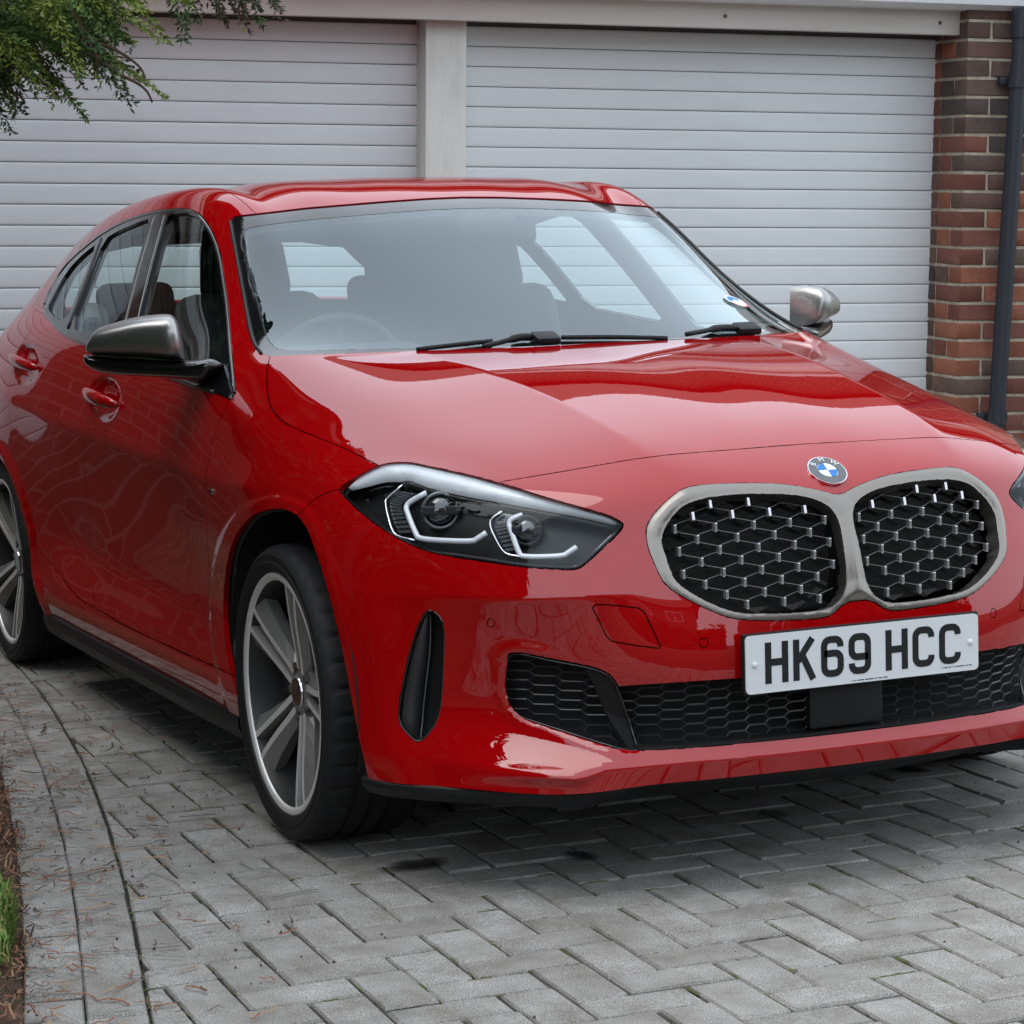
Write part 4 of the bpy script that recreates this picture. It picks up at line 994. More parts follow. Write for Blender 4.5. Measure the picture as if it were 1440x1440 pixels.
# windscreen sticker
c,n_=cam_hit(1035,424,0); stq=n_.to_track_quat('Z','Y').to_matrix().to_4x4(); stq.translation=c+n_*.001
def sd(name,r0,r1,mt,par,z=0.0,a0=0,a1=2*math.pi,sy=.62):
    b=bmesh.new(); disc(b,r0,r1,0,28,a0,a1); bmesh.ops.remove_doubles(b,verts=b.verts,dist=1e-6)
    for v in b.verts: v.co=Vector((v.co.y,v.co.z*1.0,z))
    bmesh.ops.transform(b,matrix=stq,verts=b.verts); return bm_obj(name,b,mt,par)
stk=sd('windscreen_sticker',0,.034,mat('sticker_white',(.70,.74,.78),.5),car)
sd('sticker_rim',.029,.034,mat('sticker_red',(.55,.08,.10),.5),stk,.0006,math.pi,2*math.pi); sd('sticker_panel',.010,.026,mat('sticker_blue',(.02,.20,.45),.5),stk,.0006,.2,math.pi-.2)
# child seat seen through the rear side glass
cs=empty('child_seat',(-2.15,-.52,.62),'white rounded child car seat with grey insert behind the rear side window','child seat')
def pillow(name,c,ry,rz,rx,mt,pw=2.5):
    b=bmesh.new(); bmesh.ops.create_uvsphere(b,u_segments=28,v_segments=16,radius=1)
    for v in b.verts:
        s_=lambda t:math.copysign(abs(t)**(2/pw),t); v.co=Vector((s_(v.co.x)*rx,s_(v.co.y)*ry,s_(v.co.z)*rz))+Vector(c)
    o=bm_obj(name,b,mt,None,smooth=True); o.parent=cs; o.matrix_parent_inverse=Matrix.Translation((2.15,.52,-.62)); return o
pc=Vector(U(127,456,y=-.625))
pillow('seat_shell',pc,.056,.066,.05,mat('child_seat_white',(.72,.73,.74),.45)); pillow('insert',pc+Vector((.03,-.004,-.014)),.031,.044,.028,mat('child_seat_grey',(.16,.19,.22),.6)); 
pillow('label_patch',pc+Vector((.056,-.006,-.006)),.012,.014,.004,mat('patch_dark',(.03,.04,.06),.6),6); pillow('cushion',pc+Vector((.02,.01,-.22)),.12,.16,.10,mat('child_seat_cloth',(.10,.11,.12),.8))

# ------------------------------------------------------------------ garage (own frame: u along the wall, w up, n out of the wall)
WO=Vector((-3.9725,1.2381,2.0197)); ax_,ay_,az_=-.0273,.0323,-.1097
WM=Matrix.Translation(WO)@Matrix.Rotation(az_,4,'Z')@Matrix.Rotation(ay_,4,'Y')@Matrix.Rotation(ax_,4,'X')
def wl(px_,py_,n):
    d=ray(px_,py_); Wi=WM.inverted(); c=Wi@Vector(CAM_C); e=Wi.to_3x3()@Vector(d); t=(n-c.x)/e.x; return c+e*t
def place(o): o.matrix_world=WM
def gbox(b,u0,u1,w0,w1,n0,n1,bev=0): return add_box(b,((n0+n1)/2,(u0+u1)/2,(w0+w1)/2),(n1-n0,u1-u0,w1-w0),None,bev)
def grime(m,base,dirt,scale=6,amt=.35,stretch=(1,1,.25)):
    v=coords(m,'Object',stretch); f=noise(m,v,scale,6,.65); f2=noise(m,coords(m),60,3)
    L(m,mix(m,mix(m,amt,(0,0,0),ramp(m,f,[(.45,(0,0,0)),(.8,(1,1,1))]),'MIX'),base,dirt),BS(m).inputs['Base Color'])
m=M['slat']=mat('white_roller_slat',(.66,.66,.645),.42); grime(m,(.75,.79,.80),(.60,.62,.62),5,.5,(1,.35,1.2)); bump(m,noise(m,coords(m,'Object',(1,.02,1)),220,3),.0008,.25)
m=M['post']=mat('painted_post',(.70,.69,.64),.55); grime(m,(.70,.70,.65),(.42,.40,.34),9,.6); bump(m,noise(m,coords(m),90,4),.0012,.3)
m=M['fascia']=mat('painted_fascia',(.62,.58,.53),.55); grime(m,(.64,.60,.555),(.45,.40,.35),7,.5,(1,.3,1)); bump(m,noise(m,coords(m),60,4),.001,.3)
M['gutter']=mat('white_upvc',(.78,.79,.80),.3)
M['groove']=mat('slat_joint',(.10,.10,.10),.8)
PIT=.077
def slat_mesh(u0,u1):
    # one curved slat with a recessed joint at its top
    prof=[(-.010,-.0012),(.000,-.0014),(.0022,-.0032),(.0030,-.008),(.0034,-.020),(.0036,-.038),(.0033,-.056),(.0028,-.068),(.0018,-.0742),(.000,-.0757),(-.010,-.0758)]
    V=[];F=[]
    for u in (u0,u1):
        for n_,w_ in prof: V.append((n_,u,w_))
    k=len(prof)
    for i in range(k-1): F.append((i,i+1,k+i+1,k+i))
    me=bpy.data.meshes.new('slat'); me.from_pydata(V,[],F); me.update(); me.polygons.foreach_set('use_smooth',[True]*len(F)); me.materials.append(M['slat']); return me
def door(name,u0,u1,label):
    root=empty(name,(0,0,0),label,'garage door','garage roller doors'); root.matrix_world=WM@Matrix.Translation((0,(u0+u1)/2,-2.1))
    sm=slat_mesh(u0-(u0+u1)/2,u1-(u0+u1)/2)
    for k in range(-1,27):
        o=bpy.data.objects.new('slat',sm); link(o,root); o.location=(random.uniform(-.0008,.0008),0,2.1-k*PIT)
    b=bmesh.new(); add_box(b,(-.012,0,1.05),(.006,u1-u0,2.3)); o=bm_obj('curtain_back',b,M['groove'],root)
    b=bmesh.new(); add_box(b,(.004,0,2.1-27*PIT-.03),(.03,u1-u0,.06),None,.005); o=bm_obj('bottom_rail',b,M['slat'],root)
    return root
ULF=-2.62
door('garage_door',ULF,-.10,'white roller garage door behind the car roof, left of the square post'); door('garage_door',.0,2.062,'white roller garage door on the right, ending at the brick pier')
def wall_thing(name,fn,mt,label,cat,autosm=None,group=None):
    b=bmesh.new(); fn(b); o=bm_obj(name,b,mt,autosm=autosm); o.matrix_world=WM; return tag(o,label,cat,group)
post=wall_thing('door_post',lambda b:gbox(b,wl(598.5,140,.13).y,wl(656,140,.13).y,-2.25,.30,-.10,.13,.006),M['post'],'cream painted square post between the two roller doors','post',35)
wall_thing('fascia_board',lambda b:gbox(b,-3.6,wl(1351,30,.205).y,wl(1000,39,.205).z,.50,.15,.205,.004),M['fascia'],'off-white painted timber fascia board above the garage doors','fascia',35)
b=bmesh.new()
# small fixings on the fascia
for u in (wl(1020,22,.205).y,wl(1322,29,.205).y):
    c=bmesh.ops.create_cone(b,cap_ends=True,segments=10,radius1=.008,radius2=.006,depth=.008); bmesh.ops.rotate(b,matrix=Matrix.Rotation(R(90),3,'Y'),verts=c['verts']); bmesh.ops.translate(b,vec=(.208,u,wl(1000,22,.205).z),verts=c['verts'])
fo=[o for o in bpy.data.objects if o.name=='fascia_board'][0]
o=bm_obj('screw_head',b,M['groove'],fo)
# gutter / soffit strip at the top right
def gut(b):
    gz=wl(1200,6,.33).z; prof=[(.19,gz+.0),(.28,gz+.002),(.325,gz+.02),(.335,gz+.07),(.34,gz+.10),(.32,gz+.10),(.20,gz+.10)]
    r0=[b.verts.new((n_,-3.6,w_-.004)) for n_,w_ in prof]; r1=[b.verts.new((n_,3.4,w_-.004)) for n_,w_ in prof]
    for i in range(len(prof)): b.faces.new((r0[i],r0[(i+1)%len(prof)],r1[(i+1)%len(prof)],r1[i]))
    b.faces.new(r0[::-1]); b.faces.new(r1)
wall_thing('gutter',gut,M['gutter'],'white plastic gutter along the top edge of the garage','gutter')
# roof above the garage (seen only in reflections)
m=M['rooftile']=mat('roof_tile',(.12,.06,.045),.8)
L(m,ramp(m,noise(m,coords(m),9,5),[(.3,(.07,.04,.035)),(.7,(.17,.075,.05))]),BS(m).inputs['Base Color'])
def roof_fn(b):
    for k in range(16):
        n0=.24-k*.16; w0=.44+k*.028; vs=[b.verts.new(p) for p in ((n0,-3.7,w0),(n0,3.6,w0),(n0-.17,3.6,w0+.02975),(n0-.17,-3.7,w0+.02975))]; b.faces.new(vs)
        vs=[b.verts.new(p) for p in ((n0,-3.7,w0),(n0,3.6,w0),(n0,3.6,w0-.001),(n0,-3.7,w0-.001))]; b.faces.new(vs)
wall_thing('garage_roof',roof_fn,M['rooftile'],'low pitched brown roof of the garage above the gutter','roof')
# ------------------------------------------------------------------ brick pier: every brick a piece
BR=[]
for i,(c0,c1) in enumerate((((.13,.045,.032),(.20,.07,.05)),((.065,.043,.036),(.11,.07,.055)),((.085,.058,.048),(.13,.085,.068)),((.20,.062,.033),(.28,.10,.055)),((.045,.035,.033),(.085,.06,.052)),((.10,.055,.045),(.16,.085,.065)),((.075,.045,.038),(.13,.07,.055)))):
    m=mat('brick_%d'%i,(.3,.1,.06),.85); v=coords(m,'Object'); f=noise(m,v,14,6,.7); g=noise(m,v,90,3)
    oi=N(m,'ShaderNodeObjectInfo'); f3=N(m,'ShaderNodeMath',operation='MULTIPLY_ADD'); L(m,oi.outputs['Random'],f3.inputs[0]); f3.inputs[1].default_value=.3; L(m,f,f3.inputs[2])
    base=ramp(m,f3.outputs[0],[(.3,c0),(.85,c1)]); dirt=ramp(m,noise(m,v,22,5),[(.55,(0,0,0)),(.78,(1,1,1))]); L(m,mix(m,dirt,base,tuple(min(1,c*.55+.02) for c in c0)),BS(m).inputs['Base Color'])
    hh_=N(m,'ShaderNodeMath',operation='ADD'); L(m,f,hh_.inputs[0]); L(m,g,hh_.inputs[1]); bump(m,hh_.outputs[0],.004,.55); BR.append(m)
m=M['mortar']=mat('mortar',(.5,.45,.36),.95); v=coords(m); L(m,ramp(m,noise(m,v,25,6,.7),[(.3,(.30,.26,.20)),(.55,(.50,.44,.34)),(.8,(.60,.55,.45))]),BS(m).inputs['Base Color']); bump(m,noise(m,v,120,5),.006,.6)
PN=.275; PU=wl(1353,300,PN).y; print('pier u',PU)
wall=empty('brick_pier',(0,0,0),'dark red brick pier right of the garage doors with pale mortar joints','brick wall'); wall.matrix_world=WM@Matrix.Translation((0,2.5,-2.1))
b=bmesh.new(); add_box(b,(PN-.006-.18,PU+.006-2.5+.8,1.2),(.36,1.6,2.75)); mo=bm_obj('mortar_bed',b,M['mortar'],wall)
def brick_mesh(l,h,d,seed):
    rnd=random.Random(seed); b=bmesh.new(); add_box(b,(0,0,0),(d,l,h),None,.004)
    for v in b.verts: v.co+=Vector((rnd.uniform(-.0025,.0025),rnd.uniform(-.002,.002),rnd.uniform(-.0015,.0015)))
    me=bpy.data.meshes.new('brick'); bmesh.ops.recalc_face_normals(b,faces=b.faces[:]); b.to_mesh(me); b.free(); me.polygons.foreach_set('use_smooth',[True]*len(me.polygons)); me.set_sharp_from_angle(angle=R(50)); return me
STR=[brick_mesh(.213,.0625,.1025,k) for k in range(4)]; HED=[brick_mesh(.101,.0625,.1025,10+k) for k in range(4)]; CLO=[brick_mesh(.150,.065,.1025,20+k) for k in range(3)]
course=.0752; zb=2.1+.205
def put_brick(me,u,wz,n,rz=0):
    me2=me.copy(); me2.materials.append(random.choice(BR)) if not me2.materials else None
    o=bpy.data.objects.new('brick',me2); link(o,wall); o.location=(n,u,wz); o.rotation_euler=(random.uniform(-.01,.01),random.uniform(-.012,.012),rz+random.uniform(-.01,.01))
ncr=28
for k in range(ncr):
    wz=zb+.12-k*course; u0=PU-2.5; n=PN-.0513
    if k%2==0:
        seq='SHSS'; put_brick(random.choice(HED),u0+.0513,wz,PN-.113-.0513,R(90)); put_brick(random.choice(HED),u0+.0513,wz,PN-.226-.0513,R(90))
    else: seq='HSSH'
    u=u0
    for q_,t in enumerate(seq):
        l=.215 if t=='S' else .1025
        if q_==0 and t=='H': put_brick(random.choice(STR),u+.0513,wz,PN-.1075,R(90)); put_brick(random.choice(HED),u+.0513,wz,PN-.226-.0513,R(90))
        else: put_brick(random.choice(STR if t=='S' else HED),u+l/2,wz,n)
        u+=l+.0105
# ------------------------------------------------------------------ downpipe
m=M['pipe']=mat('dark_downpipe',(.022,.026,.036),.38); bump(m,noise(m,coords(m,'Object',(1,1,.1)),40,3),.0008,.3)
dp=empty('downpipe',(0,0,0),'dark grey round downpipe running down the brick pier','downpipe'); dp.matrix_world=WM@Matrix.Translation((.17,2.39,-2.1))
# axis measured on the photo: it leans slightly; pipe face about .07 out from the brick
A=wl(1437,40,.335); B=wl(1403,560,.335); A.z=.16; Bz=-2.0
dirp=(B-A); B2=A+dirp*((Bz-A.z)/dirp.z); off=Vector((.17,2.39,-2.1))
b=bmesh.new(); add_tube(b,[A-off,B2-off],.034,20); o=bm_obj('pipe',b,M['pipe'],dp,autosm=40)
for w_,rr_ in ((-.10,.040),(-1.45,.040)):
    c=A+dirp*((w_-A.z)/dirp.z)-off; dn=dirp.normalized()
    b=bmesh.new(); add_tube(b,[c+dn*.028,c-dn*.028],rr_,20); add_box(b,c+Vector((-.04,0,0)),(.03,.13,.03),None,.003); bm_obj('pipe_bracket',b,M['pipe'],dp,autosm=40)
c=A-off; b=bmesh.new(); add_tube(b,[c+Vector((.0,0,.02)),c+Vector((0,0,-.09))],.043,20); bm_obj('pipe_socket',b,M['pipe'],dp,autosm=40)
# ------------------------------------------------------------------ driveway
m=M['block']=mat('grey_block',(.22,.22,.21),.9); v=coords(m,'Object')
tc=N(m,'ShaderNodeNewGeometry'); mp_=N(m,'ShaderNodeMapping'); L(m,tc.outputs['Position'],mp_.inputs[0]); gp=mp_.outputs[0]
oi=N(m,'ShaderNodeObjectInfo'); at_=N(m,'ShaderNodeAttribute',attribute_name='shade'); 
sp=ramp(m,noise(m,gp,420,2,.7),[(.36,(.185,.180,.168)),(.52,(.32,.313,.295)),(.70,(.57,.56,.54))])
bl_=ramp(m,noise(m,gp,9,5,.6),[(.3,(.62,.60,.55)),(.7,(1.08,1.08,1.08))]); c1=mix(m,1.0,sp,bl_,'MULTIPLY')
rv=N(m,'ShaderNodeMath',operation='ADD'); L(m,oi.outputs['Random'],rv.inputs[0]); L(m,tc.outputs['Random Per Island'],rv.inputs[1]); fr=N(m,'ShaderNodeMath',operation='FRACT'); L(m,rv.outputs[0],fr.inputs[0])
c2=mix(m,1.0,c1,ramp(m,fr.outputs[0],[(0,(.86,.855,.84)),(.5,(.97,.97,.97)),(1,(1.07,1.07,1.08))]),'MULTIPLY')
st1=ramp(m,noise(m,gp,3.1,5,.65),[(.60,(1,1,1)),(.74,(.42,.42,.40))]); c3=mix(m,.55,c2,mix(m,1.0,c2,st1,'MULTIPLY'))
L(m,c3,BS(m).inputs['Base Color'])
ad=N(m,'ShaderNodeMath',operation='ADD'); L(m,noise(m,gp,380,3,.7),ad.inputs[0]); L(m,noise(m,gp,60,4),ad.inputs[1]); bump(m,ad.outputs[0],.0018,.55)
m=M['joint']=mat('joint_sand',(.05,.05,.035),.95); v=coords(m,'Object'); 
L(m,ramp(m,noise(m,v,7,6,.7),[(.35,(.016,.015,.012)),(.55,(.03,.03,.018)),(.66,(.05,.062,.018)),(.8,(.028,.025,.018))]),BS(m).inputs['Base Color']); bump(m,noise(m,v,300,4),.004,.8)
_dx=[(-4.4,-.97),(-3.4,-1.03),(-2.735,-1.078),(-2.14,-1.128),(-1.636,-1.19),(-1.056,-1.27),(-.514,-1.362),(-.04,-1.452),(.457,-1.556),(1.064,-1.69),(2.2,-1.95),(4,-2.37),(9,-3.5)]
drive=tag(mesh_obj('driveway',[(x,y,-.0105) for x,y in _dx]+[(x,7,-.0105) for x,y in _dx],[(i,i+1,i+1+len(_dx),i+len(_dx)) for i in range(len(_dx)-1)],M['joint']),kind='structure')

ED=np.array([(4.0,-2.15),(2.2,-1.73),(1.064,-1.476),(.457,-1.341),(-.04,-1.239),(-.514,-1.149),(-1.056,-1.058),(-1.636,-.977),(-2.14,-.917),(-2.735,-.867),(-3.4,-.82),(-4.4,-.76)])
ED=spline(ED,90)[::-1]        # increasing x
def edge_y(x): return np.interp(x,ED[:,0],ED[:,1])
ga=R(-2.5); gx=np.array([math.cos(ga),math.sin(ga)]); gy=np.array([-math.sin(ga),math.cos(ga)]); gO=np.array([.689,-1.194]); GU=.1
def clip(poly,p,n):
    out=[]
    for i in range(len(poly)):
        a=poly[i];b=poly[(i+1)%len(poly)]; da=(a-p)@n; db=(b-p)@n
        if da>=0: out.append(a)
        if (da>=0)!=(db>=0): out.append(a+(b-a)*(da/(da-db)))
    return out
def block_geo(poly,rnd,h=0.0,bev=.0045,depth=.035):
    """paving block from a convex polygon: chamfered top, walls"""
    c=sum(poly)/len(poly); V=[];F=[];n=len(poly)
    tilt=np.array([rnd.uniform(-.008,.008),rnd.uniform(-.008,.008)])
    z=lambda p:h+(p-c)@tilt
    ins=[p+(c-p)*min(.4,bev*1.4/max(1e-4,np.linalg.norm(c-p))) for p in poly]
    for p in ins: V.append((p[0],p[1],z(p)))
    for p in poly: V.append((p[0],p[1],z(p)-bev))
    for p in poly: V.append((p[0],p[1],-depth))
    F.append(tuple(range(n)))
    for i in range(n):
        j=(i+1)%n; F.append((i,n+i,n+j,j)); F.append((n+i,2*n+i,2*n+j,n+j))
    return V,F
rnd=random.Random(3); blocks=[]
for i in range(-62,26):
    for j in range(-6,52):
        p=(i+j)%4
        if p==0: w_,h_=2,1
        elif p==2: w_,h_=1,2
        else: continue
        g=.0034; poly=[gO+gx*(i+a)*GU+gy*(j+b)*GU for a,b in ((g/GU,g/GU),(w_-g/GU,g/GU),(w_-g/GU,h_-g/GU),(g/GU,h_-g/GU))]
        poly=[q+np.array([rnd.uniform(-.0013,.0013),rnd.uniform(-.0013,.0013)]) for q in poly]
        c=sum(poly)/4
        if c[0]<-4.15 or c[0]>2.3 or c[1]>3.6: continue
        ey=edge_y(c[0]); k=np.argmin(abs(ED[:,0]-c[0])); t=ED[min(k+2,89)]-ED[max(k-2,0)]; t/=np.linalg.norm(t); n=np.array([-t[1],t[0]])
        poly=clip(poly,np.array([c[0],ey])+n*.004,n)
        if len(poly)<3: continue
        ar=abs(sum(poly[q][0]*poly[(q+1)%len(poly)][1]-poly[(q+1)%len(poly)][0]*poly[q][1] for q in range(len(poly)))/2)
        if ar<.0006: continue
        blocks.append(('paving_block',poly))
# two edging courses following the curve
arc=np.concatenate([[0],np.cumsum(np.linalg.norm(np.diff(ED,axis=0),axis=1))])
def edp(s_,o_):
    x=np.interp(s_,arc,ED[:,0]); y=np.interp(s_,arc,ED[:,1]); x2=np.interp(s_+.02,arc,ED[:,0]); y2=np.interp(s_+.02,arc,ED[:,1]); t=np.array([x2-x,y2-y]); t/=np.linalg.norm(t)+1e-9; return np.array([x,y])+np.array([t[1],-t[0]])*o_
for row in (0,1):
    s_=.05+row*.07
    while s_<arc[-1]-.3:
        o0=.003+row*.1005; poly=[edp(s_+.005,o0+.0988),edp(s_+.196,o0+.0988),edp(s_+.196,o0),edp(s_+.005,o0)]
        poly=[q+np.array([rnd.uniform(-.002,.002),rnd.uniform(-.002,.002)]) for q in poly]
        if poly[0][0]<2.3: blocks.append(('edging_block',poly))
        s_+=.201
def parea(poly):
    P=PJ(np.array([(p[0],p[1],0.) for p in poly])); c=P.mean(0)
    if not(-60<c[0]<1500 and -60<c[1]<1500): return 0
    return abs(sum(P[q][0]*P[(q+1)%len(P)][1]-P[(q+1)%len(P)][0]*P[q][1] for q in range(len(P)))/2)
# hidden under the car -> rank lower
def score(bk):
    c=sum(bk[1])/len(bk[1]); a=parea(bk[1]); 
    return a*(.15 if (-3.3<c[0]<.55 and abs(c[1])<.75) else 1)
pav=sorted([b_ for b_ in blocks if b_[0]=='paving_block'],key=score,reverse=True); edg=sorted([b_ for b_ in blocks if b_[0]=='edging_block'],key=score,reverse=True)
restV=[];restF=[]
for lst in (pav,edg):
    for k,(nm,poly) in enumerate(lst):
        V,F=block_geo(poly,rnd,rnd.uniform(-.0022,.0022))
        if k<290 and score((nm,poly))>0:
            c=sum(poly)/len(poly); o=mesh_obj(nm,[(v[0]-c[0],v[1]-c[1],v[2]) for v in V],F,M['block'],drive); o.location=(c[0],c[1],0)
        else:
            n0=len(restV); restV+=V; restF+=[tuple(i+n0 for i in f) for f in F]
o=mesh_obj('far_paving',restV,restF,M['block'],drive); o['kind']='stuff'
# ------------------------------------------------------------------ oil drips
m=M['oil']=mat('oil_stain',(.006,.006,.006),.5); v=coords(m,'Object'); ln=N(m,'ShaderNodeVectorMath',operation='LENGTH'); L(m,v,ln.inputs[0])
nz_=noise(m,v,2.2,5,.7); sb=N(m,'ShaderNodeMath',operation='MULTIPLY_ADD'); L(m,nz_,sb.inputs[0]); sb.inputs[1].default_value=.9; L(m,ln.outputs['Value'],sb.inputs[2])
L(m,ramp(m,sb.outputs[0],[(.72,(.8,.8,.8)),(1.15,(0,0,0))]),BS(m).inputs['Alpha'])
for (sx,sy,rx,ry,rz) in ((.443,-.40,.10,.062,.1),(.34,-.72,.10,.15,.2),(.32,.118,.09,.06,.1),(.10,.62,.09,.07,.5)):
    b=bmesh.new(); bmesh.ops.create_grid(b,x_segments=1,y_segments=1,size=1.0); o=bm_obj('oil_stain',b,M['oil'],drive); o.location=(sx,sy,.0052+sx*.001); o.scale=(rx,ry,1); o.rotation_euler=(0,0,rz)
# ------------------------------------------------------------------ verge: soil, needles, grass
m=M['soil']=mat('soil',(.09,.055,.035),.95); v=coords(m); L(m,ramp(m,noise(m,v,18,7,.7),[(.3,(.045,.03,.02)),(.5,(.11,.065,.04)),(.7,(.20,.12,.075))]),BS(m).inputs['Base Color']); bump(m,noise(m,v,70,6,.7),.02,.8)
V=[];F=[];nx=90;ny=16
for i in range(nx):
    x=-4.3+i*(9-.0)/(nx-1)
    for j in range(ny):
        e=edp(np.interp(x,ED[:,0],arc),.204) if x<3.9 else np.array([x,-2.33]); t=(j/(ny-1))**1.6
        yy=e[1]-t*.95; V.append((e[0],yy,-.012+.05*min(1,t*6)+ .018*math.sin(x*9+j)*min(1,t*4)+rnd.uniform(-.006,.006)))
for i in range(nx-1):
    for j in range(ny-1): F.append((i*ny+j,i*ny+j+1,(i+1)*ny+j+1,(i+1)*ny+j))
tag(mesh_obj('soil_verge',V,F,M['soil'],smooth=True),kind='structure')
# needle litter
def ribbons(n,gen,mats,name,parent=None,label=None,cat=None):
    V=[];F=[];mi=[]
    for k in range(n):
        pts,w_,q=gen(k); b0=len(V)
        for i,p in enumerate(pts):
            a=pts[max(0,i-1)];c=pts[min(len(pts)-1,i+1)]; t=np.array(c)-np.array(a); s_=np.array([-t[1],t[0],0]); s_=s_/(np.linalg.norm(s_)+1e-9)*w_/2
            V+= [tuple(np.array(p)+s_+np.array([0,0,0])),tuple(np.array(p)-s_+np.array([0,0,w_*.5]))]
        for i in range(len(pts)-1): F.append((b0+2*i,b0+2*i+1,b0+2*i+3,b0+2*i+2)); mi.append(q)
    o=mesh_obj(name,V,F,None,parent,mats=mats,mi=mi); o['kind']='stuff'; return tag(o,label,cat)
nm=[mat('needle_brown',(.20,.085,.045),.8),mat('needle_dark',(.06,.03,.02),.85),mat('needle_tan',(.30,.19,.10),.8)]
def needle(k):
    x=rnd.uniform(-3.6,1.7); e=edp(np.interp(x,ED[:,0],arc),.2); d=rnd.expovariate(9) if rnd.random()<.75 else -rnd.expovariate(7)
    if d<-.5: d=-.3
    y=e[1]-d; z=.004+ (.035*min(1,max(0,d)*5)) ; a=rnd.uniform(0,6.28); l=rnd.uniform(.02,.07); bend=rnd.uniform(-.5,.5); pts=[]
    for i in range(4):
        pts.append((x,y,z+rnd.uniform(0,.006 if d<0 else .018))); a+=bend; x+=math.cos(a)*l/3; y+=math.sin(a)*l/3
    return pts,rnd.uniform(.0015,.0035),rnd.choice((0,0,1,2))
ribbons(3600,needle,nm,'needle_litter',None,'brown conifer needle litter along the driveway edge','litter')
def twig(k):
    x=rnd.uniform(-1.6,1.6); e=edp(np.interp(x,ED[:,0],arc),0); y=e[1]-rnd.uniform(-.35,.2); a=rnd.uniform(-.4,.6)+math.pi/2*rnd.choice((0,1)); l=rnd.uniform(.05,.16); b_=rnd.uniform(-.25,.25); pts=[]
    for i in range(6): pts.append((x,y,.006)); a+=b_; x+=math.cos(a)*l/5; y+=math.sin(a)*l/5
    return pts,rnd.uniform(.0025,.0045),rnd.choice((0,1))
ribbons(46,twig,nm,'twig_litter',None,'thin brown twigs scattered on the edging blocks','litter')
# crumbs on the blocks
cv=[];cf=[]
for k in range(170):
    x=rnd.uniform(-2.0,1.7); e=edge_y(x); y=e+rnd.gauss(.05,.22) if rnd.random()<.8 else rnd.uniform(-1,1.2); r_=rnd.uniform(.0015,.0048); n0=len(cv)
    if y<e-.2: continue
    for dx,dy,dz in ((1,0,0),(-.5,.87,0),(-.5,-.87,0),(0,0,1.1)): cv.append((x+dx*r_,y+dy*r_,.001+dz*r_))
    cf+=[(n0,n0+1,n0+3),(n0+1,n0+2,n0+3),(n0+2,n0,n0+3)]
o=mesh_obj('debris_crumbs',cv,cf,nm[1]); tag(o,'dark crumbs of debris dotted over the paving','debris',kind='stuff')
# grass
gm=[mat('grass_a',(.10,.19,.03),.7),mat('grass_b',(.16,.24,.05),.7),mat('grass_c',(.24,.22,.08),.8)]
def blade(k):
    if rnd.random()<.7: x=rnd.gauss(.46,.09); d=.035+abs(rnd.gauss(0,.05))
    else: x=rnd.uniform(-3.5,2.2); d=.14+rnd.expovariate(3)
    e=edp(np.interp(x,ED[:,0],arc),.2); y=e[1]-d; a=rnd.uniform(0,6.28); h=rnd.uniform(.02,.05); l=rnd.uniform(.005,.03)
    return [(x,y,.02),(x+math.cos(a)*l*.3,y+math.sin(a)*l*.3,.02+h*.6),(x+math.cos(a)*l,y+math.sin(a)*l,.02+h)],.003,rnd.choice((0,0,1,1,2))
ribbons(5200,blade,gm,'grass_tufts',None,'bright green grass tufts growing on the verge','grass')
# moss in the joints
mm_=mat('moss',(.075,.085,.022),.95)
def moss(k):
    bk=pav[rnd.randrange(0,230)][1]; i=rnd.randrange(len(bk)); a=bk[i];b=bk[(i+1)%len(bk)]; t=rnd.random(); p=a+(b-a)*t; d=(b-a)/(np.linalg.norm(b-a)+1e-9); l=rnd.uniform(.01,.06); o_=np.array([d[1],-d[0]])*.003
    return [(*(p+o_+d*l*(i/3.)),-.003+rnd.uniform(-.002,.0015)) for i in range(4)],rnd.uniform(.002,.0045),0
ribbons(600,moss,[mm_],'joint_moss',drive)
# wide ground to the horizon
m=M['lawn']=mat('lawn',(.07,.11,.03),.9); v=coords(m); L(m,ramp(m,noise(m,v,3,6,.7),[(.3,(.022,.038,.012)),(.7,(.05,.07,.024))]),BS(m).inputs['Base Color'])
tag(mesh_obj('ground',[(-300,-300,-.07),(300,-300,-.07),(300,300,-.07),(-300,300,-.07)],[(0,1,2,3)],M['lawn']),kind='structure')
M['asphalt']=mat('asphalt',(.055,.055,.057),.85)
tag(mesh_obj('road',[(7,-60,-.03),(12.5,-60,-.03),(12.5,60,-.03),(7,60,-.03)],[(0,1,2,3)],M['asphalt']),kind='structure')

# ------------------------------------------------------------------ conifer whose branches hang into the picture
lm=[mat('conifer_dark',(.035,.072,.022),.7),mat('conifer_mid',(.075,.15,.03),.7),mat('conifer_light',(.19,.25,.04),.7),mat('conifer_brown',(.075,.040,.022),.8)]
M['bark']=mat('bark',(.06,.04,.03),.9); bump(M['bark'],noise(M['bark'],coords(M['bark'],'Object',(1,1,.2)),30,5),.02,.8)
def at(x,y,t): return np.array(CAM_C)+ray(x,y)*t
DT=5.0
trunk_base=at(-470,500,DT); tx,ty=trunk_base[0],trunk_base[1]
tree=empty('conifer_tree',(tx,ty,0),'green conifer whose branch tips hang in at the top left corner','tree')
b=bmesh.new(); add_tube(b,[(tx+.02*math.sin(k*1.7),ty+.02*math.cos(k*2.1),k*.55-.05) for k in range(9)],[.12-.011*k for k in range(9)],12); o=bm_obj('trunk',b,M['bark'],None,smooth=True); o.parent=tree; o.matrix_parent_inverse=Matrix.Translation((-tx,-ty,0))
lv=[];lf=[];lmi=[]; bb_=bmesh.new(); tr=random.Random(11)
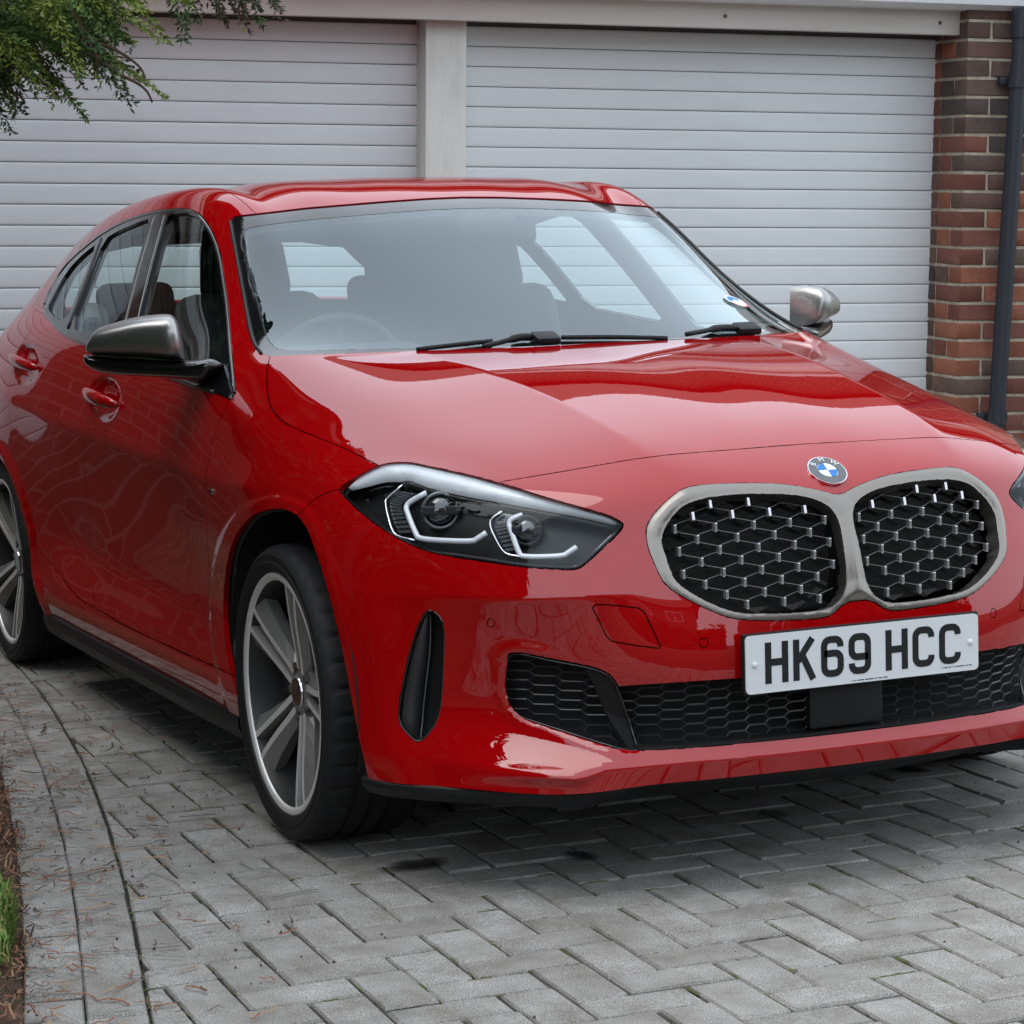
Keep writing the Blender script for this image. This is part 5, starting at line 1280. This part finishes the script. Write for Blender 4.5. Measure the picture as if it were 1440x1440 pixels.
def leaf(p,d,l,w_,q):
    d=Vector(d).normalized(); s_=d.cross(Vector((tr.uniform(-1,1),tr.uniform(-1,1),tr.uniform(-1,1)))).normalized()*w_; n0=len(lv)
    for v in (p,p+d*l*.45+s_,p+d*l,p+d*l*.45-s_): lv.append(tuple(v))
    lf.append((n0,n0+1,n0+2,n0+3)); lmi.append(q)
def spray(p,d,l,q,dens=1.0,depth=0):
    d=Vector(d).normalized(); pl=Vector((tr.uniform(-.5,.5),tr.uniform(-.5,.5),1)); sd_=d.cross(pl).normalized(); n=max(4,int(l/.0065*dens)); up=sd_.cross(d)
    for i in range(n):
        t=i/n; c=p+d*(l*t)-Vector((0,0,.25*l*t*t)); k=1 if i%2 else -1
        ll=l*.42*(1-t*.75)*tr.uniform(.7,1.15)
        dd=(d+sd_*k*1.0-Vector((0,0,.15))).normalized()
        if depth==0 and l>.10: spray(c,dd,ll,q if tr.random()<.8 else max(0,min(2,q+tr.choice((-1,1)))),dens,1)
        else:
            m_=max(2,int(ll/.009))
            for j in range(m_): leaf(c+dd*(ll*j/m_),dd+sd_*tr.uniform(-.8,.8)+up*tr.uniform(-.5,.5),tr.uniform(.010,.018),.0026,q)
def limb(pts,r0,r1): add_tube(bb_,pts,list(np.linspace(r0,r1,len(pts))),6)
def fan(tip,n,l0,l1,qs,spread=.35,drop=.35):
    """sprays around an anchor"""
    for k in range(n):
        p=Vector(tip)+Vector((tr.gauss(0,spread*.4),tr.gauss(0,spread*.4),tr.gauss(0,spread*.25)))
        spray(p,(tr.uniform(-.6,1),tr.uniform(.0,1.0),tr.uniform(-.9,.25)-drop*.4),tr.uniform(l0,l1),tr.choice(qs))
T0=Vector((tx,ty,0))
def P3(x,y,dt=0): return Vector(at(x,y,DT+dt))
for (x,y,dt,n,l0,l1,qs,sp) in ((-70,-60,.0,20,.14,.24,(0,0,1),.30),(10,-15,.1,16,.10,.20,(1,1,2),.18),(70,-25,-.1,16,.10,.20,(0,1,2,2),.16),(5,28,.0,16,.08,.17,(1,1,2),.13),(-35,72,.05,14,.08,.16,(0,0,1),.12),(110,-25,.05,12,.08,.15,(1,2,2),.10),(-60,10,.3,20,.14,.22,(0,0),.3),(30,20,.35,14,.10,.18,(0,0,3),.16)):
    fan(P3(x,y,dt),n,l0,l1,qs,sp); limb([T0+Vector((0,0,P3(x,y,dt).z+.25)),(T0+Vector((0,0,P3(x,y,dt).z+.3))).lerp(P3(x,y,dt),.6),P3(x,y,dt)],.022,.006)
for (x,y,dt,n,l0,l1,sp) in ((300,-38,.2,10,.07,.13,.09),(360,-42,.1,10,.07,.12,.08),(255,-45,.0,8,.07,.12,.07)):
    fan(P3(x,y,dt),n,l0,l1,(0,0,3),sp,.9)
limb([P3(-120,-120,.1),P3(100,-90,.1),P3(260,-55,.1),P3(380,-45,.1)],.02,.005)
# bare brown shoot in the middle
def shoot(pp,dt,r0=.006,r1=.0022):
    pts=[P3(x,y,dt) for x,y in pp]; limb(spline([tuple(p) for p in pts],16),r0,r1)
    return pts
shoot([(95,10),(118,45),(130,70),(140,85),(158,98),(175,108),(195,118),(208,130),(214,144)],-.1,.0065,.0022); shoot([(128,62),(145,63),(165,72),(182,82),(198,96),(204,110)],-.1,.005,.002); shoot([(36,105),(55,115),(70,122),(76,131)],0,.004,.002); shoot([(160,100),(161,112),(163,122)],-.1,.005,.003); shoot([(172,108),(175,118),(176,128)],-.1,.004,.003); shoot([(133,76),(135,88),(134,98)],-.1,.007,.004)
for x,y in ((70,60),(64,85),(72,95),(100,40),(115,52),(130,48),(125,66),(55,70)):
    fan(P3(x,y,.0),4,.03,.07,(3,3,0),.03,.8)
for k in range(90):
    # crown fill away from the picture
    a=tr.uniform(0,6.28); h=tr.uniform(1.2,4.4); r_=tr.uniform(.2,.95)*(1.1-h*.16); c=T0+Vector((math.cos(a)*r_,math.sin(a)*r_,h)); px_,py_=pj(*c)
    if px_>-420 and py_>-500: continue
    n0=len(lv)
    for j in range(14):
        d=Vector((math.cos(a)+tr.uniform(-.8,.8),math.sin(a)+tr.uniform(-.8,.8),tr.uniform(-.6,.4))); p=c+Vector((tr.gauss(0,.12),tr.gauss(0,.12),tr.gauss(0,.12))); leaf(p,d,tr.uniform(.12,.22),.035,tr.choice((0,0,1)))
o=mesh_obj('crown',lv,lf,None,None,mats=lm,mi=lmi); o.parent=tree; o.matrix_parent_inverse=Matrix.Translation((-tx,-ty,0)); o['kind']='stuff'
o=bm_obj('branches',bb_,lm[3],None,smooth=True); o.parent=tree; o.matrix_parent_inverse=Matrix.Translation((-tx,-ty,0))
print('leaves',len(lf))
# ------------------------------------------------------------------ small plant at the right edge
pb=wl(1462,600,.25); pw_=WM@pb
pl=empty('wall_shrub',tuple(pw_),'small green leafy shrub at the foot of the downpipe','shrub'); V=[];F=[]; tr2=random.Random(5)
gmat=mat('shrub_leaf',(.02,.16,.06),.5)
for k in range(150):
    c=Vector((tr2.gauss(0,.06),tr2.gauss(0,.055),tr2.uniform(-.30,.12))); d=Vector((tr2.uniform(-1,1),tr2.uniform(-1,1),tr2.uniform(-.4,1))).normalized(); s_=d.cross(Vector((tr2.uniform(-1,1),tr2.uniform(-1,1),1))).normalized(); l=tr2.uniform(.03,.055); n0=len(V)
    for a,b2 in ((0,0),(.25,.28),(.5,.36),(.8,.2),(1,0),(.8,-.2),(.5,-.36),(.25,-.28)): V.append(tuple(c+d*l*a+s_*l*b2))
    F.append(tuple(range(n0,n0+8)))
o=mesh_obj('foliage',V,F,gmat,pl); o['kind']='stuff'
b=bmesh.new(); 
for k in range(5): add_tube(b,[(0,0,-.9),(tr2.uniform(-.05,.05),tr2.uniform(-.05,.05),-.4),(tr2.uniform(-.08,.08),tr2.uniform(-.08,.08),.05)],[.006,.005,.003],6)
bm_obj('stems',b,M['bark'],pl)
# ------------------------------------------------------------------ invented surroundings outside the frame (they show in the paint and glass)
hm=mat('hedge_leaf',(.025,.045,.014),.8)
def hedge(name,x0,y0,x1,y1,h,label,n=2600,th=.5):
    r_=random.Random(x0*7+y0); V=[];F=[]; L_=math.hypot(x1-x0,y1-y0); d=np.array([(x1-x0)/L_,(y1-y0)/L_]); q=np.array([-d[1],d[0]])
    for k in range(n):
        s_=r_.uniform(0,L_); z=r_.uniform(0,h+.25*math.sin(s_*1.3)+.2*math.sin(s_*3.1)); w_=r_.choice((-1,1))*th*r_.uniform(.7,1.05); c=np.array([x0,y0])+d*s_+q*w_; n0=len(V); a=r_.uniform(0,6.28); l=r_.uniform(.10,.24)
        e1=Vector((math.cos(a),math.sin(a),r_.uniform(-.8,.8))).normalized()*l; e2=e1.cross(Vector((r_.uniform(-1,1),r_.uniform(-1,1),1))).normalized()*l*.6; c3=Vector((c[0],c[1],z))
        for v in (c3-e1,c3+e2,c3+e1,c3-e2): V.append(tuple(v))
        F.append((n0,n0+1,n0+2,n0+3))
    root=empty(name,(x0,y0,0),label,'hedge')
    o=mesh_obj('foliage',[(v[0]-x0,v[1]-y0,v[2]) for v in V],F,hm,root); o['kind']='stuff'
    b=bmesh.new(); m_=np.array([x1-x0,y1-y0])/2; add_box(b,(m_[0],m_[1],h*.46),(L_,th*1.5,h*.92),Matrix.Rotation(math.atan2(d[1],d[0]),3,'Z')); bm_obj('core',b,hm,root)
hedge('hedge',-5,-4.6,3.2,-5.2,5.4,'unseen tall conifer hedge added left of the car to darken its door reflections',5200)  # unseen, added and raised so the doors reflect something dark
hedge('hedge',-6.2,-9.5,-6.0,-1.2,7.5,'unseen dark hedge added beyond the garage to block sky reflected in the doors',6000)  # unseen, added to keep bright sky out of the door reflections
hedge('hedge',13.5,-14,13.5,1.5,2.3,'long dark hedge across the road behind the viewer'); hedge('hedge',13.5,5,13.5,16,2.0,'lower hedge across the road behind the viewer')
# house across the road
hb=mat('house_brick',(.20,.09,.06),.85); v=coords(hb); bt_=N(hb,'ShaderNodeTexBrick'); bt_.inputs['Scale'].default_value=3.3; sx_=N(hb,'ShaderNodeSeparateXYZ'); L(hb,v,sx_.inputs[0]); a1_=N(hb,'ShaderNodeMath',operation='ADD'); L(hb,sx_.outputs[0],a1_.inputs[0]); L(hb,sx_.outputs[1],a1_.inputs[1]); cx_=N(hb,'ShaderNodeCombineXYZ'); L(hb,a1_.outputs[0],cx_.inputs[0]); L(hb,sx_.outputs[2],cx_.inputs[1]); L(hb,cx_.outputs[0],bt_.inputs['Vector']); bt_.inputs['Color1'].default_value=(.13,.06,.04,1); bt_.inputs['Color2'].default_value=(.10,.05,.035,1); bt_.inputs['Mortar'].default_value=(.17,.13,.10,1); L(hb,bt_.outputs['Color'],BS(hb).inputs['Base Color'])
def house(x,y,w_,d_,h,label):
    root=empty('house',(x,y,0),label,'house')
    b=bmesh.new(); add_box(b,(0,0,h/2),(d_,w_,h)); wo=bm_obj('wall',b,hb,root)
    V=[(-d_/2-.3,-w_/2-.3,h),(d_/2+.3,-w_/2-.3,h),(d_/2+.3,w_/2+.3,h),(-d_/2-.3,w_/2+.3,h),(0,-w_/2-.3,h+2.4),(0,w_/2+.3,h+2.4)]
    mesh_obj('roof',V,[(0,4,5,3),(1,2,5,4),(0,1,4),(3,5,2),(0,3,2,1)],M['rooftile'],root)
    wm=mat('window_pane',(.03,.035,.04),.05)
    for zz in (1.4,4.0):
        for yy in (-w_*.3,w_*.02,w_*.32):
            b=bmesh.new(); add_box(b,(-d_/2-.02,yy,zz),(.06,1.5,1.2)); fr_=bm_obj('window',b,M['gutter'],root)
            for s_ in (-1,1):
                b=bmesh.new(); add_box(b,(-d_/2-.055,yy+s_*.36,zz),(.02,.64,1.04)); bm_obj('pane',b,wm,fr_)
house(20,-5,10,7,5.2,'brick house with white windows across the road behind the viewer'); house(21,9,9,7,5.0,'second brick house across the road beside the first')

house(-12.5,5,15,6,5.6,'unseen brick house added behind the garage roof for a dark bonnet reflection')  # unseen, added and sized for the dark band reflected on the bonnet
wall_thing('side_wall',lambda b:gbox(b,-3.6,-2.62,-2.3,.10,-.2,.19,.003),hb,'unseen brick end wall added left of the roller doors to darken door reflections','wall')  # unseen wall added to close a bright gap in the door reflections
